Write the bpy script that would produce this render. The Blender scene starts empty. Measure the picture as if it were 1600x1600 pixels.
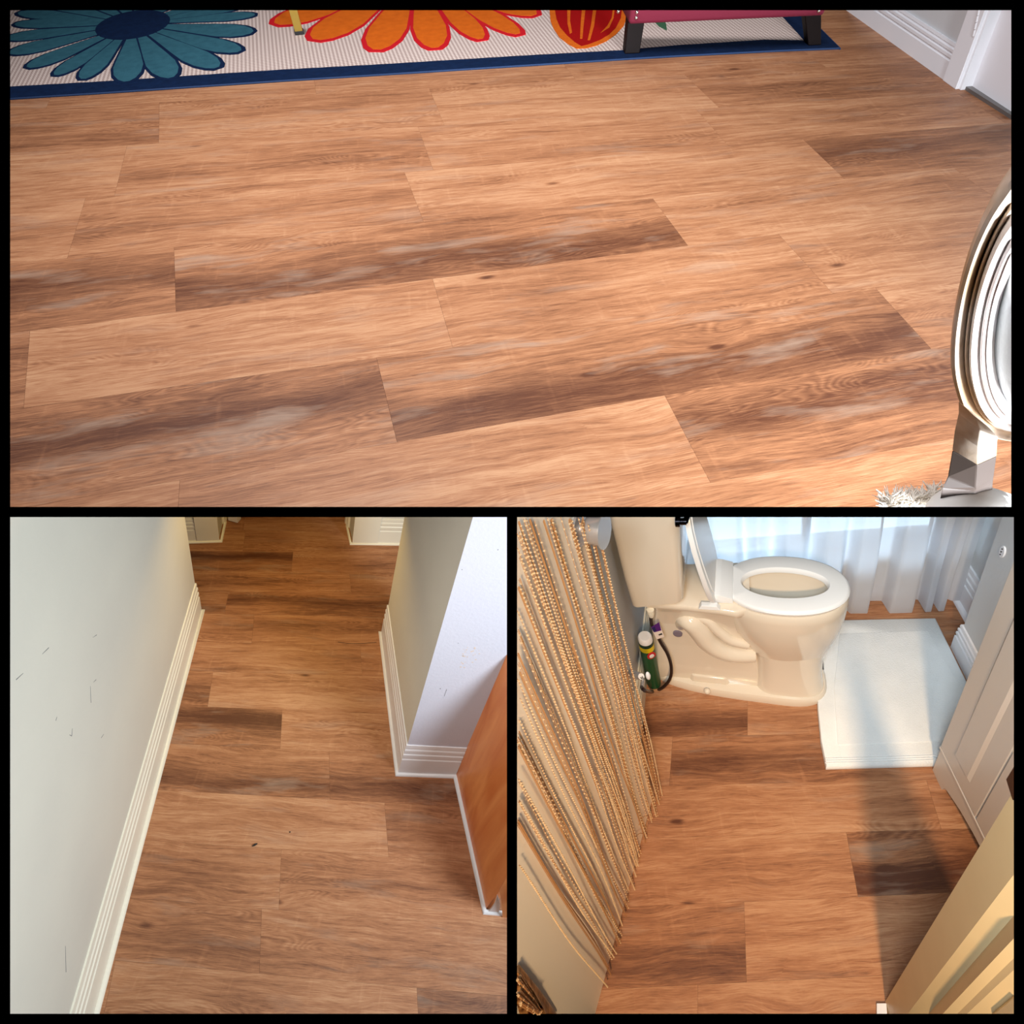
import bpy, bmesh, math, random
from mathutils import Vector, Matrix
import numpy as np

# ------------------------------------------------------------------ camera, world, lights, exposure
F = 820.0                                  # focal length in pixels of the 1600 px frame
def basis(down, d0):
    """axes of a room (right, deep, up) in camera coordinates (x right, y down, z forward)"""
    n = Vector((down[0] - 800, down[1] - 800, F)).normalized(); up = -n
    x = Vector(d0); x = (x - up * x.dot(up)).normalized()
    y = up.cross(x)
    return Matrix((x, y, up)).transposed()
R_A = basis((810, 1300), (4390, -905, F)); H_A = 0.9
R_B = basis((445, 1830), (8800, 10, -F)); H_B = 2.4
R_C = basis((1185, 1890), (19200, -210, F)); H_C = 2.0
W3 = R_A.transposed()                      # camera coordinates -> world directions (world = living room frame)
CAMPOS = Vector((0, 0, H_A))
def camw(x, y, z): return CAMPOS + W3 @ Vector((x, y, z))

scene = bpy.context.scene
COL = scene.collection
cd = bpy.data.cameras.new('camera'); cam = bpy.data.objects.new('camera', cd); COL.objects.link(cam)
cd.sensor_fit = 'HORIZONTAL'; cd.sensor_width = 36.0; cd.lens = 36.0 * F / 1600.0
cd.clip_start = 0.05; cd.clip_end = 60
m3 = Matrix((W3 @ Vector((1, 0, 0)), W3 @ Vector((0, -1, 0)), W3 @ Vector((0, 0, -1)))).transposed()
cam.matrix_world = Matrix.Translation(CAMPOS) @ m3.to_4x4()
scene.camera = cam

world = bpy.data.worlds.new('world'); scene.world = world; world.use_nodes = True
world.node_tree.nodes['Background'].inputs[0].default_value = (0, 0, 0, 1)
world.node_tree.nodes['Background'].inputs[1].default_value = 0.0

vs = scene.view_settings
vs.view_transform = 'Standard'; vs.look = 'None'; vs.gamma = 1.0; vs.exposure = 0.0
vs.use_curve_mapping = False

def lamp(name, pos, target, power, color, size, spread=180, kind='AREA', size_y=None):
    """pos and target in camera coordinates"""
    ld = bpy.data.lights.new(name, kind); o = bpy.data.objects.new(name, ld); COL.objects.link(o)
    ld.energy = power; ld.color = color
    p = camw(*pos); t = camw(*target)
    o.location = p; o.rotation_euler = (t - p).to_track_quat('-Z', 'Y').to_euler()
    if kind == 'AREA':
        ld.shape = 'RECTANGLE' if size_y else 'DISK'
        ld.size = size
        if size_y: ld.size_y = size_y
        ld.spread = math.radians(spread)
    return o
def roomw(R, H, p): return CAMPOS + W3 @ (R @ (Vector(p) - Vector((0, 0, H))))
def lamp_in(R, H, name, pos, target, power, color, size, spread=180):
    o = lamp(name, (0, 0, 0), (0, 0, 1), power, color, size, spread)
    p = roomw(R, H, pos); t = roomw(R, H, target)
    o.location = p; o.rotation_euler = (t - p).to_track_quat('-Z', 'Y').to_euler()
    return o
# The three sets are separate places, so each lamp is linked to its own set (see the end of the script).
# living room: soft daylight from behind the photographer, a window on the right, an added fill lamp aimed at the near chair
lamp('living_room_daylight', (-1.1, -2.4, -1.1), (-0.1, -1.05, 2.1), 58, (0.97, 0.96, 1.0), 1.8, 100)
lamp('living_room_window', (3.4, -2.4, 1.6), (0.3, -1.0, 2.2), 8, (0.92, 0.96, 1.0), 1.4, 100)
lamp('living_room_chair_fill', (1.5, 1.1, -0.5), (0.86, -0.05, 0.85), 38, (0.90, 0.95, 1.0), 0.6, 60)
# hallway: cool daylight on its near end, a dim warm lamp over its far end
lamp_in(R_B, H_B, 'hallway_daylight', (1.7, 0.15, 2.2), (-0.85, 0.85, 0.6), 56, (0.84, 0.94, 1.0), 0.9, 140)
lamp_in(R_B, H_B, 'hallway_wall_fill', (-0.38, 0.05, 2.3), (0.10, 1.05, 0.8), 5, (1.0, 0.93, 0.86), 0.5, 80)  # added fill that lifts the right wall and wood panel
lamp_in(R_B, H_B, 'hallway_lamp', (-0.72, 1.9, 1.0), (-0.72, 1.9, 0), 4.6, (1.0, 0.66, 0.20), 0.5, 160)
# bathroom: warm lamp in the passage behind the photographer, plus an added faint cool fill from above
lamp_in(R_C, H_C, 'bathroom_passage_lamp', (-0.12, -1.0, 2.5), (0.34, 0.8, 0), 11.5, (1.0, 0.68, 0.38), 0.16, 70)
lamp_in(R_C, H_C, 'bathroom_cool_fill', (0.7, 0.1, 2.6), (0.85, 1.3, 0), 3.2, (0.70, 0.90, 1.0), 0.6, 120)
lamp_in(R_C, H_C, 'bathroom_side_light', (-0.2, -0.3, 2.4), (1.3, 1.0, 0.5), 13, (0.82, 0.93, 1.0), 0.4, 90)

# ------------------------------------------------------------------ room helper
class Room:
    def __init__(s, R, H, rect, key):
        s.key = key; s.R = R; s.H = H; s.C = Vector((0, 0, H)); s.rect = rect
        s.Rt = R.transposed()
        rot = W3 @ R
        s.M = Matrix.Translation(CAMPOS) @ rot.to_4x4() @ Matrix.Translation((0, 0, -H))
        x0, y0, x1, y1 = rect
        s.planes = [s.Rt @ Vector(v).normalized() for v in
                    ((-F, 0, x0 - 800), (F, 0, 800 - x1), (0, -F, y0 - 800), (0, F, 800 - y1))]
    def ray(s, x, y): return s.Rt @ Vector((x - 800, y - 800, F))
    def at(s, x, y, z=0.0):
        d = s.ray(x, y); return s.C + d * ((z - s.H) / d.z)
    def pl(s, x, y, p, n):
        d = s.ray(x, y); n = Vector(n); return s.C + d * ((Vector(p) - s.C).dot(n) / d.dot(n))
    def px(s, p):
        c = s.R @ (Vector(p) - s.C); return 800 + F * c.x / c.z, 800 + F * c.y / c.z
    def inside(s, p, m=0.0): return all((p - s.C).dot(n) < m for n in s.planes)
    def clip(s, bm, fill=True):
        for n in s.planes:
            if not bm.verts: return
            if max((v.co - s.C).dot(n) for v in bm.verts) <= 1e-6: continue
            g = bm.verts[:] + bm.edges[:] + bm.faces[:]
            r = bmesh.ops.bisect_plane(bm, geom=g, dist=1e-6, plane_co=s.C, plane_no=n, clear_outer=True)
            if fill:
                ed = [e for e in r['geom_cut'] if isinstance(e, bmesh.types.BMEdge) and e.is_valid and len(e.link_faces) < 2]
                if len(ed) > 2:
                    try: bmesh.ops.holes_fill(bm, edges=ed, sides=0)
                    except Exception: pass
A = Room(R_A, H_A, (16, 16, 1580, 792), 'A')
B = Room(R_B, H_B, (16, 808, 792, 1584), 'B')
C = Room(R_C, H_C, (808, 808, 1584, 1584), 'C')

# ------------------------------------------------------------------ object helpers
BASE = {}
OWN = {'A': [], 'B': [], 'C': []}
def tag(o, label=None, cat=None, group=None, kind=None):
    if label: o['label'] = label
    if cat: o['category'] = cat
    if group: o['group'] = group
    if kind: o['kind'] = kind
    return o
def link(name, bm, mat, mworld, smooth=0.0):
    me = bpy.data.meshes.new(name)
    bmesh.ops.remove_doubles(bm, verts=bm.verts, dist=1e-6)
    bmesh.ops.recalc_face_normals(bm, faces=bm.faces)
    bm.to_mesh(me); bm.free(); me.materials.append(mat)
    if smooth:
        for p in me.polygons: p.use_smooth = True
        try: me.set_sharp_from_angle(angle=math.radians(smooth))
        except Exception: pass
    o = bpy.data.objects.new(name, me); COL.objects.link(o)
    return o
def thing(room, name, base, label, cat, group=None):
    o = bpy.data.objects.new(name, None); COL.objects.link(o)
    o.empty_display_size = 0.05
    OWN[room.key].append(o)
    o.matrix_world = room.M @ Matrix.Translation(base); BASE[o] = Vector(base)
    return tag(o, label, cat, group)
def put(room, name, bm, mat, parent=None, base=None, smooth=0.0, clip=True, fill=True, bevel=0.0):
    """bm holds vertices in room coordinates"""
    if bevel:
        bmesh.ops.recalc_face_normals(bm, faces=bm.faces)
        try: bmesh.ops.bevel(bm, geom=bm.edges[:], offset=bevel, segments=2, profile=0.5, affect='EDGES', clamp_overlap=True)
        except Exception: pass
    if clip: room.clip(bm, fill)
    if not bm.verts:
        bm.free(); return None
    if parent is not None: b = BASE[parent]
    else:
        if base is None:
            lo = Vector([min(v.co[i] for v in bm.verts) for i in range(3)]); hi = Vector([max(v.co[i] for v in bm.verts) for i in range(3)])
            base = Vector(((lo.x + hi.x) / 2, (lo.y + hi.y) / 2, lo.z))
        b = Vector(base)
    for v in bm.verts: v.co -= b
    o = link(name, bm, mat, None, smooth); OWN[room.key].append(o)
    if parent is not None:
        o.parent = parent; BASE[o] = b
    else:
        o.matrix_world = room.M @ Matrix.Translation(b); BASE[o] = b
    return o
def face(bm, vs):
    try: return bm.faces.new(vs)
    except ValueError: return None
def prism(bm, pts, dvec):
    """closed polygon pts (3D) extruded by dvec"""
    a = [bm.verts.new(p) for p in pts]; b = [bm.verts.new(Vector(p) + Vector(dvec)) for p in pts]
    n = len(a); face(bm, a); face(bm, b[::-1])
    for i in range(n): face(bm, (a[i], a[(i + 1) % n], b[(i + 1) % n], b[i]))
    return a + b
def loft(bm, secs, cap0=True, cap1=True, closed=True):
    vv = [[bm.verts.new(p) for p in s] for s in secs]; n = len(secs[0])
    for i in range(len(vv) - 1):
        for j in range(n if closed else n - 1):
            face(bm, (vv[i][j], vv[i][(j + 1) % n], vv[i + 1][(j + 1) % n], vv[i + 1][j]))
    if cap0: face(bm, vv[0][::-1])
    if cap1: face(bm, vv[-1])
def tube(bm, pts, r, seg=8, cap=True):
    pts = [Vector(p) for p in pts]; secs = []
    up = Vector((0, 0, 1)); prev = None
    for i, p in enumerate(pts):
        t = (pts[min(i + 1, len(pts) - 1)] - pts[max(i - 1, 0)]).normalized()
        if prev is None:
            prev = t.cross(up) if abs(t.dot(up)) < .95 else t.cross(Vector((1, 0, 0)))
        prev = (prev - t * prev.dot(t)).normalized(); q = t.cross(prev)
        rr = r[i] if isinstance(r, (list, tuple)) else r
        secs.append([p + prev * math.cos(a) * rr + q * math.sin(a) * rr for a in [2 * math.pi * k / seg for k in range(seg)]])
    loft(bm, secs, cap, cap)
def ball(bm, c, r, seg=8, rings=6, sc=(1, 1, 1)):
    c = Vector(c)
    secs = []
    for i in range(1, rings):
        th = math.pi * i / rings
        secs.append([c + Vector((math.sin(th) * math.cos(a) * r * sc[0], math.sin(th) * math.sin(a) * r * sc[1], math.cos(th) * r * sc[2])) for a in [2 * math.pi * k / seg for k in range(seg)]])
    loft(bm, secs, False, False)
    bm.verts.ensure_lookup_table()
    n = len(bm.verts); first = [bm.verts[n - seg * (rings - 1) + k] for k in range(seg)]; last = [bm.verts[n - seg + k] for k in range(seg)]
    t = bm.verts.new(c + Vector((0, 0, r * sc[2]))); b = bm.verts.new(c - Vector((0, 0, r * sc[2])))
    for k in range(seg):
        face(bm, (t, first[k], first[(k + 1) % seg])); face(bm, (b, last[(k + 1) % seg], last[k]))
def catmull(pts, n=6):
    pts = [Vector(p) for p in pts]; out = []
    for i in range(len(pts) - 1):
        p0 = pts[max(i - 1, 0)]; p1 = pts[i]; p2 = pts[i + 1]; p3 = pts[min(i + 2, len(pts) - 1)]
        for k in range(n):
            t = k / n
            out.append(0.5 * ((2 * p1) + (p2 - p0) * t + (2 * p0 - 5 * p1 + 4 * p2 - p3) * t * t + (3 * p1 - p0 - 3 * p2 + p3) * t ** 3))
    out.append(pts[-1]); return out
def sweep(bm, path, prof, close_prof=True):
    """path: floor points (Vector xy); prof: (offset to the left of the walking direction, z); mitred corners"""
    P = [Vector((p[0], p[1])) for p in path]; n = len(P); secs = []
    for i in range(n):
        d0 = (P[i] - P[i - 1]).normalized() if i > 0 else None
        d1 = (P[i + 1] - P[i]).normalized() if i < n - 1 else None
        n0 = Vector((-d0.y, d0.x)) if d0 else None; n1 = Vector((-d1.y, d1.x)) if d1 else None
        if n0 is None: m = n1
        elif n1 is None: m = n0
        else:
            m = (n0 + n1).normalized(); m = m / max(.25, m.dot(n0))
        secs.append([Vector((P[i].x + m.x * o, P[i].y + m.y * o, z)) for o, z in prof])
    loft(bm, secs, True, True, close_prof)
def offset_path(path, off):
    bm = bmesh.new(); sweep(bm, path, [(off, 0), (off, 1), (off + .01, 1)]); bm.verts.ensure_lookup_table()
    out = [bm.verts[3 * i].co.copy() for i in range(len(path))]; bm.free(); return out

class Pln:
    """vertical plane through two floor points given as pixels; coordinates (s along, z up, d off the plane towards the camera)"""
    def __init__(s, room, a, b, off=0.0, up=(0, 0, 1), z0=0.0):
        s.room = room
        p0 = room.at(a[0], a[1], z0) if not isinstance(a, Vector) else a; p1 = room.at(b[0], b[1], z0) if not isinstance(b, Vector) else b
        s.S = (p1 - p0).normalized(); s.U = Vector(up).normalized()
        s.N = s.S.cross(s.U).normalized()
        if s.N.dot(room.C - p0) < 0: s.N = -s.N
        s.O = p0 + s.N * off
    def pk(s, x, y, d=0.0):
        p = s.room.pl(x, y, s.O + s.N * d, s.N) - s.O
        p = p - s.N * d
        if abs(s.S.dot(s.U)) < 1e-6: return p.dot(s.S), p.dot(s.U)
        a = s.S.dot(s.U); ps = p.dot(s.S); pu = p.dot(s.U)
        u = (pu - a * ps) / (1 - a * a); return ps - a * u, u
    def P(s, q, d=0.0): return s.O + s.S * q[0] + s.U * q[1] + s.N * d
    def poly(s, bm, pts, d0, d1):
        prism(bm, [s.P(q, d0) for q in pts], s.N * (d1 - d0))
    def box(s, bm, s0, s1, z0, z1, d0, d1): s.poly(bm, [(s0, z0), (s1, z0), (s1, z1), (s0, z1)], d0, d1)

# ------------------------------------------------------------------ materials
def srgb(r, g, b):
    f = lambda c: (c / 255 / 12.92) if c / 255 <= .04045 else ((c / 255 + .055) / 1.055) ** 2.4
    return (f(r), f(g), f(b), 1)
def mat(name, col, rough=.5, metal=0.0, noise=None, bump=None, spec=.5, coat=0.0, trans=0.0):
    m = bpy.data.materials.new(name); m.use_nodes = True; nt = m.node_tree; b = nt.nodes['Principled BSDF']
    b.inputs['Base Color'].default_value = col; b.inputs['Roughness'].default_value = rough
    b.inputs['Metallic'].default_value = metal; b.inputs['Specular IOR Level'].default_value = spec
    if coat: b.inputs['Coat Weight'].default_value = coat
    tc = None
    if noise or bump:
        tc = nt.nodes.new('ShaderNodeTexCoord')
    if noise:                              # (scale, second colour, contrast)
        n = nt.nodes.new('ShaderNodeTexNoise'); n.inputs['Scale'].default_value = noise[0]; n.inputs['Detail'].default_value = 5
        r = nt.nodes.new('ShaderNodeMapRange'); r.inputs[1].default_value = .5 - noise[2]; r.inputs[2].default_value = .5 + noise[2]
        x = nt.nodes.new('ShaderNodeMix'); x.data_type = 'RGBA'; x.inputs[6].default_value = col; x.inputs[7].default_value = noise[1]
        nt.links.new(tc.outputs['Object'], n.inputs['Vector']); nt.links.new(n.outputs['Fac'], r.inputs[0]); nt.links.new(r.outputs[0], x.inputs[0])
        nt.links.new(x.outputs[2], b.inputs['Base Color'])
    if bump:                               # (scale, strength)
        n = nt.nodes.new('ShaderNodeTexNoise'); n.inputs['Scale'].default_value = bump[0]; n.inputs['Detail'].default_value = 3
        u = nt.nodes.new('ShaderNodeBump'); u.inputs['Strength'].default_value = bump[1]; u.inputs['Distance'].default_value = .002
        nt.links.new(tc.outputs['Object'], n.inputs['Vector']); nt.links.new(n.outputs['Fac'], u.inputs['Height']); nt.links.new(u.outputs[0], b.inputs['Normal'])
    return m

def wood_floor(name, cd, cm, cl, cg):
    m = bpy.data.materials.new(name); m.use_nodes = True; nt = m.node_tree; N = nt.nodes; L = nt.links
    b = N['Principled BSDF']
    def math_(op, a, bb=None, c=None, clamp=False):
        n = N.new('ShaderNodeMath'); n.operation = op; n.use_clamp = clamp
        for i, v in enumerate((a, bb, c)):
            if v is None: continue
            if isinstance(v, (int, float)): n.inputs[i].default_value = v
            else: L.new(v, n.inputs[i])
        return n.outputs[0]
    def noise(vec, sc, det=4, rough=.55, dist=0.0):
        mp = N.new('ShaderNodeMapping'); mp.inputs['Scale'].default_value = sc; L.new(vec, mp.inputs['Vector'])
        n = N.new('ShaderNodeTexNoise'); n.inputs['Scale'].default_value = 1; n.inputs['Detail'].default_value = det
        n.inputs['Roughness'].default_value = rough; n.inputs['Distortion'].default_value = dist
        L.new(mp.outputs[0], n.inputs['Vector']); return n.outputs['Fac']
    tc = N.new('ShaderNodeTexCoord'); oi = N.new('ShaderNodeObjectInfo')
    sep = N.new('ShaderNodeSeparateColor'); L.new(oi.outputs['Color'], sep.inputs[0])
    tone, band, bc, W = sep.outputs[0], sep.outputs[1], sep.outputs[2], oi.outputs['Alpha']
    sx = N.new('ShaderNodeSeparateXYZ'); L.new(tc.outputs['Object'], sx.inputs[0])
    seed = math_('MULTIPLY', oi.outputs['Random'], 61.0)
    cx = N.new('ShaderNodeCombineXYZ'); L.new(math_('ADD', sx.outputs[0], seed), cx.inputs[0])
    wl = noise(tc.outputs['Object'], (2.2, 5, 1), 2)          # slow drift of the grain
    cs = N.new('ShaderNodeCombineXYZ'); L.new(math_('ADD', sx.outputs[0], seed), cs.inputs[0]); L.new(sx.outputs[1], cs.inputs[1]); L.new(seed, cs.inputs[2])
    warp = noise(cs.outputs[0], (2.6, 7, 1), 2)
    # knots: a few cells per plank bend the grain around them
    mv = N.new('ShaderNodeMapping'); mv.inputs['Scale'].default_value = (3.2, 9.0, 1); L.new(cs.outputs[0], mv.inputs['Vector'])
    vo = N.new('ShaderNodeTexVoronoi'); vo.inputs['Scale'].default_value = 1; L.new(mv.outputs[0], vo.inputs['Vector'])
    sc = N.new('ShaderNodeSeparateColor'); L.new(vo.outputs['Color'], sc.inputs[0])
    gate = math_('GREATER_THAN', sc.outputs[0], .66)
    kn = N.new('ShaderNodeMapRange'); kn.interpolation_type = 'SMOOTHSTEP'
    kn.inputs[1].default_value = .12; kn.inputs[2].default_value = .0; L.new(vo.outputs['Distance'], kn.inputs[0])
    knot = math_('MULTIPLY', kn.outputs[0], gate)
    kw = N.new('ShaderNodeMapRange'); kw.interpolation_type = 'SMOOTHSTEP'; kw.inputs[1].default_value = .55; kw.inputs[2].default_value = .0
    L.new(vo.outputs['Distance'], kw.inputs[0]); kwide = math_('MULTIPLY', kw.outputs[0], gate)
    yy = math_('ADD', sx.outputs[1], math_('MULTIPLY', math_('SUBTRACT', warp, .5), .055))
    yy = math_('ADD', yy, math_('MULTIPLY', kwide, .013))
    L.new(yy, cx.inputs[1]); L.new(seed, cx.inputs[2]); V = cx.outputs[0]
    g1 = noise(V, (20, 480, 1), 4, .65)
    g2 = noise(V, (4.2, 74, 1), 6, .66)
    big = noise(V, (1.9, 12, 1), 4, .6)
    pores = noise(V, (34, 620, 1), 2, .5)
    pore = N.new('ShaderNodeMapRange'); pore.inputs[1].default_value = .60; pore.inputs[2].default_value = .74; L.new(pores, pore.inputs[0])
    # cathedral figure: stacked arches from iso-lines of a stretched field
    fld = noise(V, (3.2, 16, 1), 1, .4)
    ring = math_('PINGPONG', math_('MULTIPLY', fld, 26.0), .5)
    rmask = N.new('ShaderNodeMapRange'); rmask.inputs[1].default_value = .53; rmask.inputs[2].default_value = .66
    L.new(noise(cs.outputs[0], (1.3, 8, 1), 1, .5), rmask.inputs[0])
    # across grain saw marks, pale
    cross = noise(cs.outputs[0], (46, 7, 1), 2, .5)
    crm = N.new('ShaderNodeMapRange'); crm.inputs[1].default_value = .62; crm.inputs[2].default_value = .8; L.new(cross, crm.inputs[0])
    # the dark streak that runs along some planks
    v = math_('ADD', math_('DIVIDE', sx.outputs[1], W), .5)
    wv = noise(cs.outputs[0], (1.6, 1.5, 1), 3, .6)
    dv = math_('DIVIDE', math_('ADD', math_('SUBTRACT', v, bc), math_('MULTIPLY', math_('SUBTRACT', wv, .5), .55)), .26)
    gau = math_('POWER', 2.718, math_('MULTIPLY', math_('MULTIPLY', dv, dv), -1.0))
    streak = math_('MULTIPLY', math_('MULTIPLY', gau, band), math_('ADD', .55, math_('MULTIPLY', g2, .9)))
    t = math_('ADD', .58, math_('MULTIPLY', math_('SUBTRACT', g2, .5), 1.0))
    t = math_('ADD', t, math_('MULTIPLY', math_('SUBTRACT', big, .5), .8))
    t = math_('ADD', t, math_('MULTIPLY', math_('SUBTRACT', g1, .5), .95))
    t = math_('ADD', t, math_('MULTIPLY', math_('SUBTRACT', tone, .5), .7))
    t = math_('SUBTRACT', t, math_('MULTIPLY', streak, .46))
    t = math_('SUBTRACT', t, math_('MULTIPLY', band, .06))
    t = math_('SUBTRACT', t, math_('MULTIPLY', knot, .75))
    t = math_('SUBTRACT', t, math_('MULTIPLY', pore.outputs[0], .16))
    t = math_('ADD', t, math_('MULTIPLY', math_('MULTIPLY', math_('SUBTRACT', ring, .25), rmask.outputs[0]), .42))
    t = math_('ADD', t, math_('MULTIPLY', crm.outputs[0], .10), clamp=True)
    cr = N.new('ShaderNodeValToRGB'); e = cr.color_ramp.elements
    e[0].position = 0.0; e[0].color = cd; e[1].position = 1.0; e[1].color = cl
    x = e.new(.30); x.color = tuple((cd[i] * .55 + cm[i] * .45) for i in range(3)) + (1,)
    x = e.new(.56); x.color = cm
    x = e.new(.80); x.color = tuple((cm[i] * .35 + cl[i] * .65) for i in range(3)) + (1,)
    L.new(t, cr.inputs[0])
    # limed grey patches
    gm = N.new('ShaderNodeMapRange'); gm.inputs[1].default_value = .55; gm.inputs[2].default_value = .72
    L.new(noise(V, (3.0, 16, 1), 4, .6), gm.inputs[0])
    mx = N.new('ShaderNodeMix'); mx.data_type = 'RGBA'; L.new(math_('MULTIPLY', gm.outputs[0], math_('ADD', .22, math_('MULTIPLY', band, .5))), mx.inputs[0])
    L.new(cr.outputs[0], mx.inputs[6]); mx.inputs[7].default_value = cg
    L.new(mx.outputs[2], b.inputs['Base Color'])
    b.inputs['Roughness'].default_value = .50; b.inputs['Specular IOR Level'].default_value = .32
    bu = N.new('ShaderNodeBump'); bu.inputs['Strength'].default_value = .22; bu.inputs['Distance'].default_value = .0008
    L.new(math_('ADD', g1, math_('MULTIPLY', pore.outputs[0], -1.0)), bu.inputs['Height']); L.new(bu.outputs[0], b.inputs['Normal'])
    return m

M = {}
M['oak'] = wood_floor('vinyl_oak_planks', srgb(92, 54, 36), srgb(166, 113, 78), srgb(196, 148, 110), srgb(164, 138, 118))
M['subfloor'] = mat('dark_joint', srgb(60, 38, 26), .9)
M['wall_cream'] = mat('cream_wall_paint', srgb(216, 212, 198), .6, noise=(2.5, srgb(206, 202, 190), .25), bump=(60, .25))
M['wall_white'] = mat('white_wall_paint', srgb(200, 200, 213), .6, bump=(90, .35))
M['wall_grey'] = mat('pale_grey_wall_paint', srgb(202, 204, 206), .6, bump=(80, .2))
M['trim'] = mat('white_gloss_trim', srgb(232, 232, 236), .35)
M['trim_cream'] = mat('cream_gloss_trim', srgb(236, 231, 214), .35)
M['tan_paint'] = mat('tan_door_casing_paint', srgb(222, 196, 150), .4, noise=(9, srgb(214, 186, 140), .3))
M['door_white'] = mat('white_door_paint', srgb(228, 226, 230), .45)
M['door_cream'] = mat('cream_door_paint', srgb(250, 238, 218), .45)
M['threshold'] = mat('grey_metal_threshold', srgb(120, 116, 114), .4, .5)
M['dark'] = mat('dark_gap', srgb(40, 34, 30), .8)

# ------------------------------------------------------------------ floors: every plank is a part
def floor_line(room, p, q):
    a = room.at(*p); b = room.at(*q); m = (b.y - a.y) / (b.x - a.x); return (a.y - m * a.x, m)
def build_floor(room, name, label, seams, extra_near, extra_far, joints, tones, jdir, plen, xr, seed):
    rnd = random.Random(seed)
    ln = [floor_line(room, p, q) for p, q in seams]
    sp = (ln[-1][0] - ln[0][0]) / (len(ln) - 1)
    near = [(ln[0][0] - sp * k, ln[0][1]) for k in range(extra_near, 0, -1)]
    far = [(ln[-1][0] + sp * k, ln[-1][1]) for k in range(1, extra_far + 1)]
    ln = near + ln + far
    fl = bmesh.new()
    y0 = ln[0][0] - .3; y1 = ln[-1][0] + .3
    prism(fl, [(xr[0], y0 + 0 * 1, -.005), (xr[1], y0, -.005), (xr[1], y1, -.005), (xr[0], y1, -.005)], (0, 0, -.02))
    fo = put(room, 'floor', fl, M['subfloor'])
    tag(fo, label, None, None, 'structure')
    jd = (room.at(jdir[0], jdir[1]) - room.at(jdir[2], jdir[3])); js = jd.x / jd.y      # dx per dy of an end joint
    for i in range(len(ln) - 1):
        k = i - extra_near                          # row number, 0 = first measured row
        ya = lambda x, L=ln[i]: L[0] + L[1] * x
        yb = lambda x, L=ln[i + 1]: L[0] + L[1] * x
        ym = (ln[i][0] + ln[i + 1][0]) / 2
        xs = []
        for (x0, y0_, x1, y1_) in joints.get(k, []):
            p = (room.at(x0, y0_) + room.at(x1, y1_)) / 2
            d = room.at(x0, y0_) - room.at(x1, y1_)
            xs.append((p.x, d.x / d.y, p.y))
        if not xs: xs = [(rnd.uniform(-.2, 1) * plen, js, ym)]
        xs.sort()
        while xs[0][0] > xr[0] + .0: xs.insert(0, (xs[0][0] - plen, js, ym))
        while xs[-1][0] < xr[1]: xs.append((xs[-1][0] + plen, js, ym))
        known = sorted(joints.get(k, []))
        def cut(j, f):
            # point where joint line j meets seam f(x)
            x, s, y = j
            for _ in range(12):
                yy = f(x if _ == 0 else xx); xx = j[0] + s * (yy - y)
            return xx, f(xx)
        first = min(range(len(xs)), key=lambda q: abs(xs[q][0] - (room.at(known[0][0], known[0][1]).x if known else 0)))
        for j in range(len(xs) - 1):
            g = .00022
            c = [cut(xs[j], ya), cut(xs[j + 1], ya), cut(xs[j + 1], yb), cut(xs[j], yb)]
            cen = Vector((sum(p[0] for p in c) / 4, sum(p[1] for p in c) / 4, 0))
            pts = []
            for (x, y), (ox, oy) in zip(c, ((g, g), (-g, g), (-g, -g), (g, -g))): pts.append(Vector((x + ox, y + oy, 0)))
            bm = bmesh.new(); prism(bm, [p + Vector((0, 0, -.005)) for p in pts], (0, 0, .005))
            room.clip(bm)
            if len(bm.verts) < 4: bm.free(); continue
            ang = math.atan(ln[i][1])
            R2 = Matrix.Translation(cen) @ Matrix.Rotation(ang, 4, 'Z'); Ri = R2.inverted()
            for v in bm.verts: v.co = Ri @ v.co
            o = link('plank', bm, M['oak'], None); OWN[room.key].append(o)
            o.parent = fo; o.matrix_local = Matrix.Translation(-BASE[fo]) @ R2
            w = abs(c[3][1] - c[0][1])
            tn = tones.get((k, j - first)) if known else tones.get((k, 0))
            if tn is None: tn = (rnd.uniform(.38, .62), rnd.choice((0, .12, .3)), rnd.uniform(.2, .8))
            o.color = (tn[0], tn[1], tn[2], w)
    return fo

seamsA = [((1110, 754), (1337, 713)), ((100, 781.5), (1455, 545)), ((400, 586), (1367, 449)), ((16, 521), (1075, 384)),
          ((275, 386), (1020, 310)), ((632, 269), (1256, 218)), ((248, 224), (1087, 170)), ((249, 160), (1060, 117))]
jA = {0: [(281, 750, 278, 800), (1038, 617, 1110, 754)], 1: [(588, 558, 620, 689), (1367, 449, 1455, 545)], 2: [(47, 517, 37, 637)],
      3: [(272, 390, 275, 487), (1020, 310, 1075, 384)], 4: [(632, 269, 662, 347), (1256, 219, 1320, 280)],
      5: [(1087, 170, 1140, 230)], 6: [(249, 160, 248, 224)]}
tA = {(0, -1): (.52, .1, .5), (0, 0): (.60, .05, .5), (0, 1): (.36, .62, .62), (1, -1): (.42, .85, .56), (1, 0): (.42, .85, .30), (1, 1): (.55, .2, .5),
      (2, 0): (.62, .08, .8), (2, -1): (.36, .2, .5), (2, 1): (.56, .25, .2), (3, -1): (.46, .8, .60), (3, 0): (.42, .85, .26), (3, 1): (.60, .15, .7),
      (4, -1): (.52, .15, .5), (4, 0): (.60, .1, .2), (4, 1): (.40, .7, .62), (5, -1): (.56, .2, .25), (5, 0): (.56, .12, .5), (6, -1): (.48, .3, .3), (6, 0): (.52, .2, .75)}
floorA = build_floor(A, 'floor', 'warm brown oak-look plank floor with dark streaks in the living room view', seamsA, 3, 7, jA, tA, (1020, 310, 1075, 384), 1.02, (-2.6, 4.2), 3)

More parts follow.
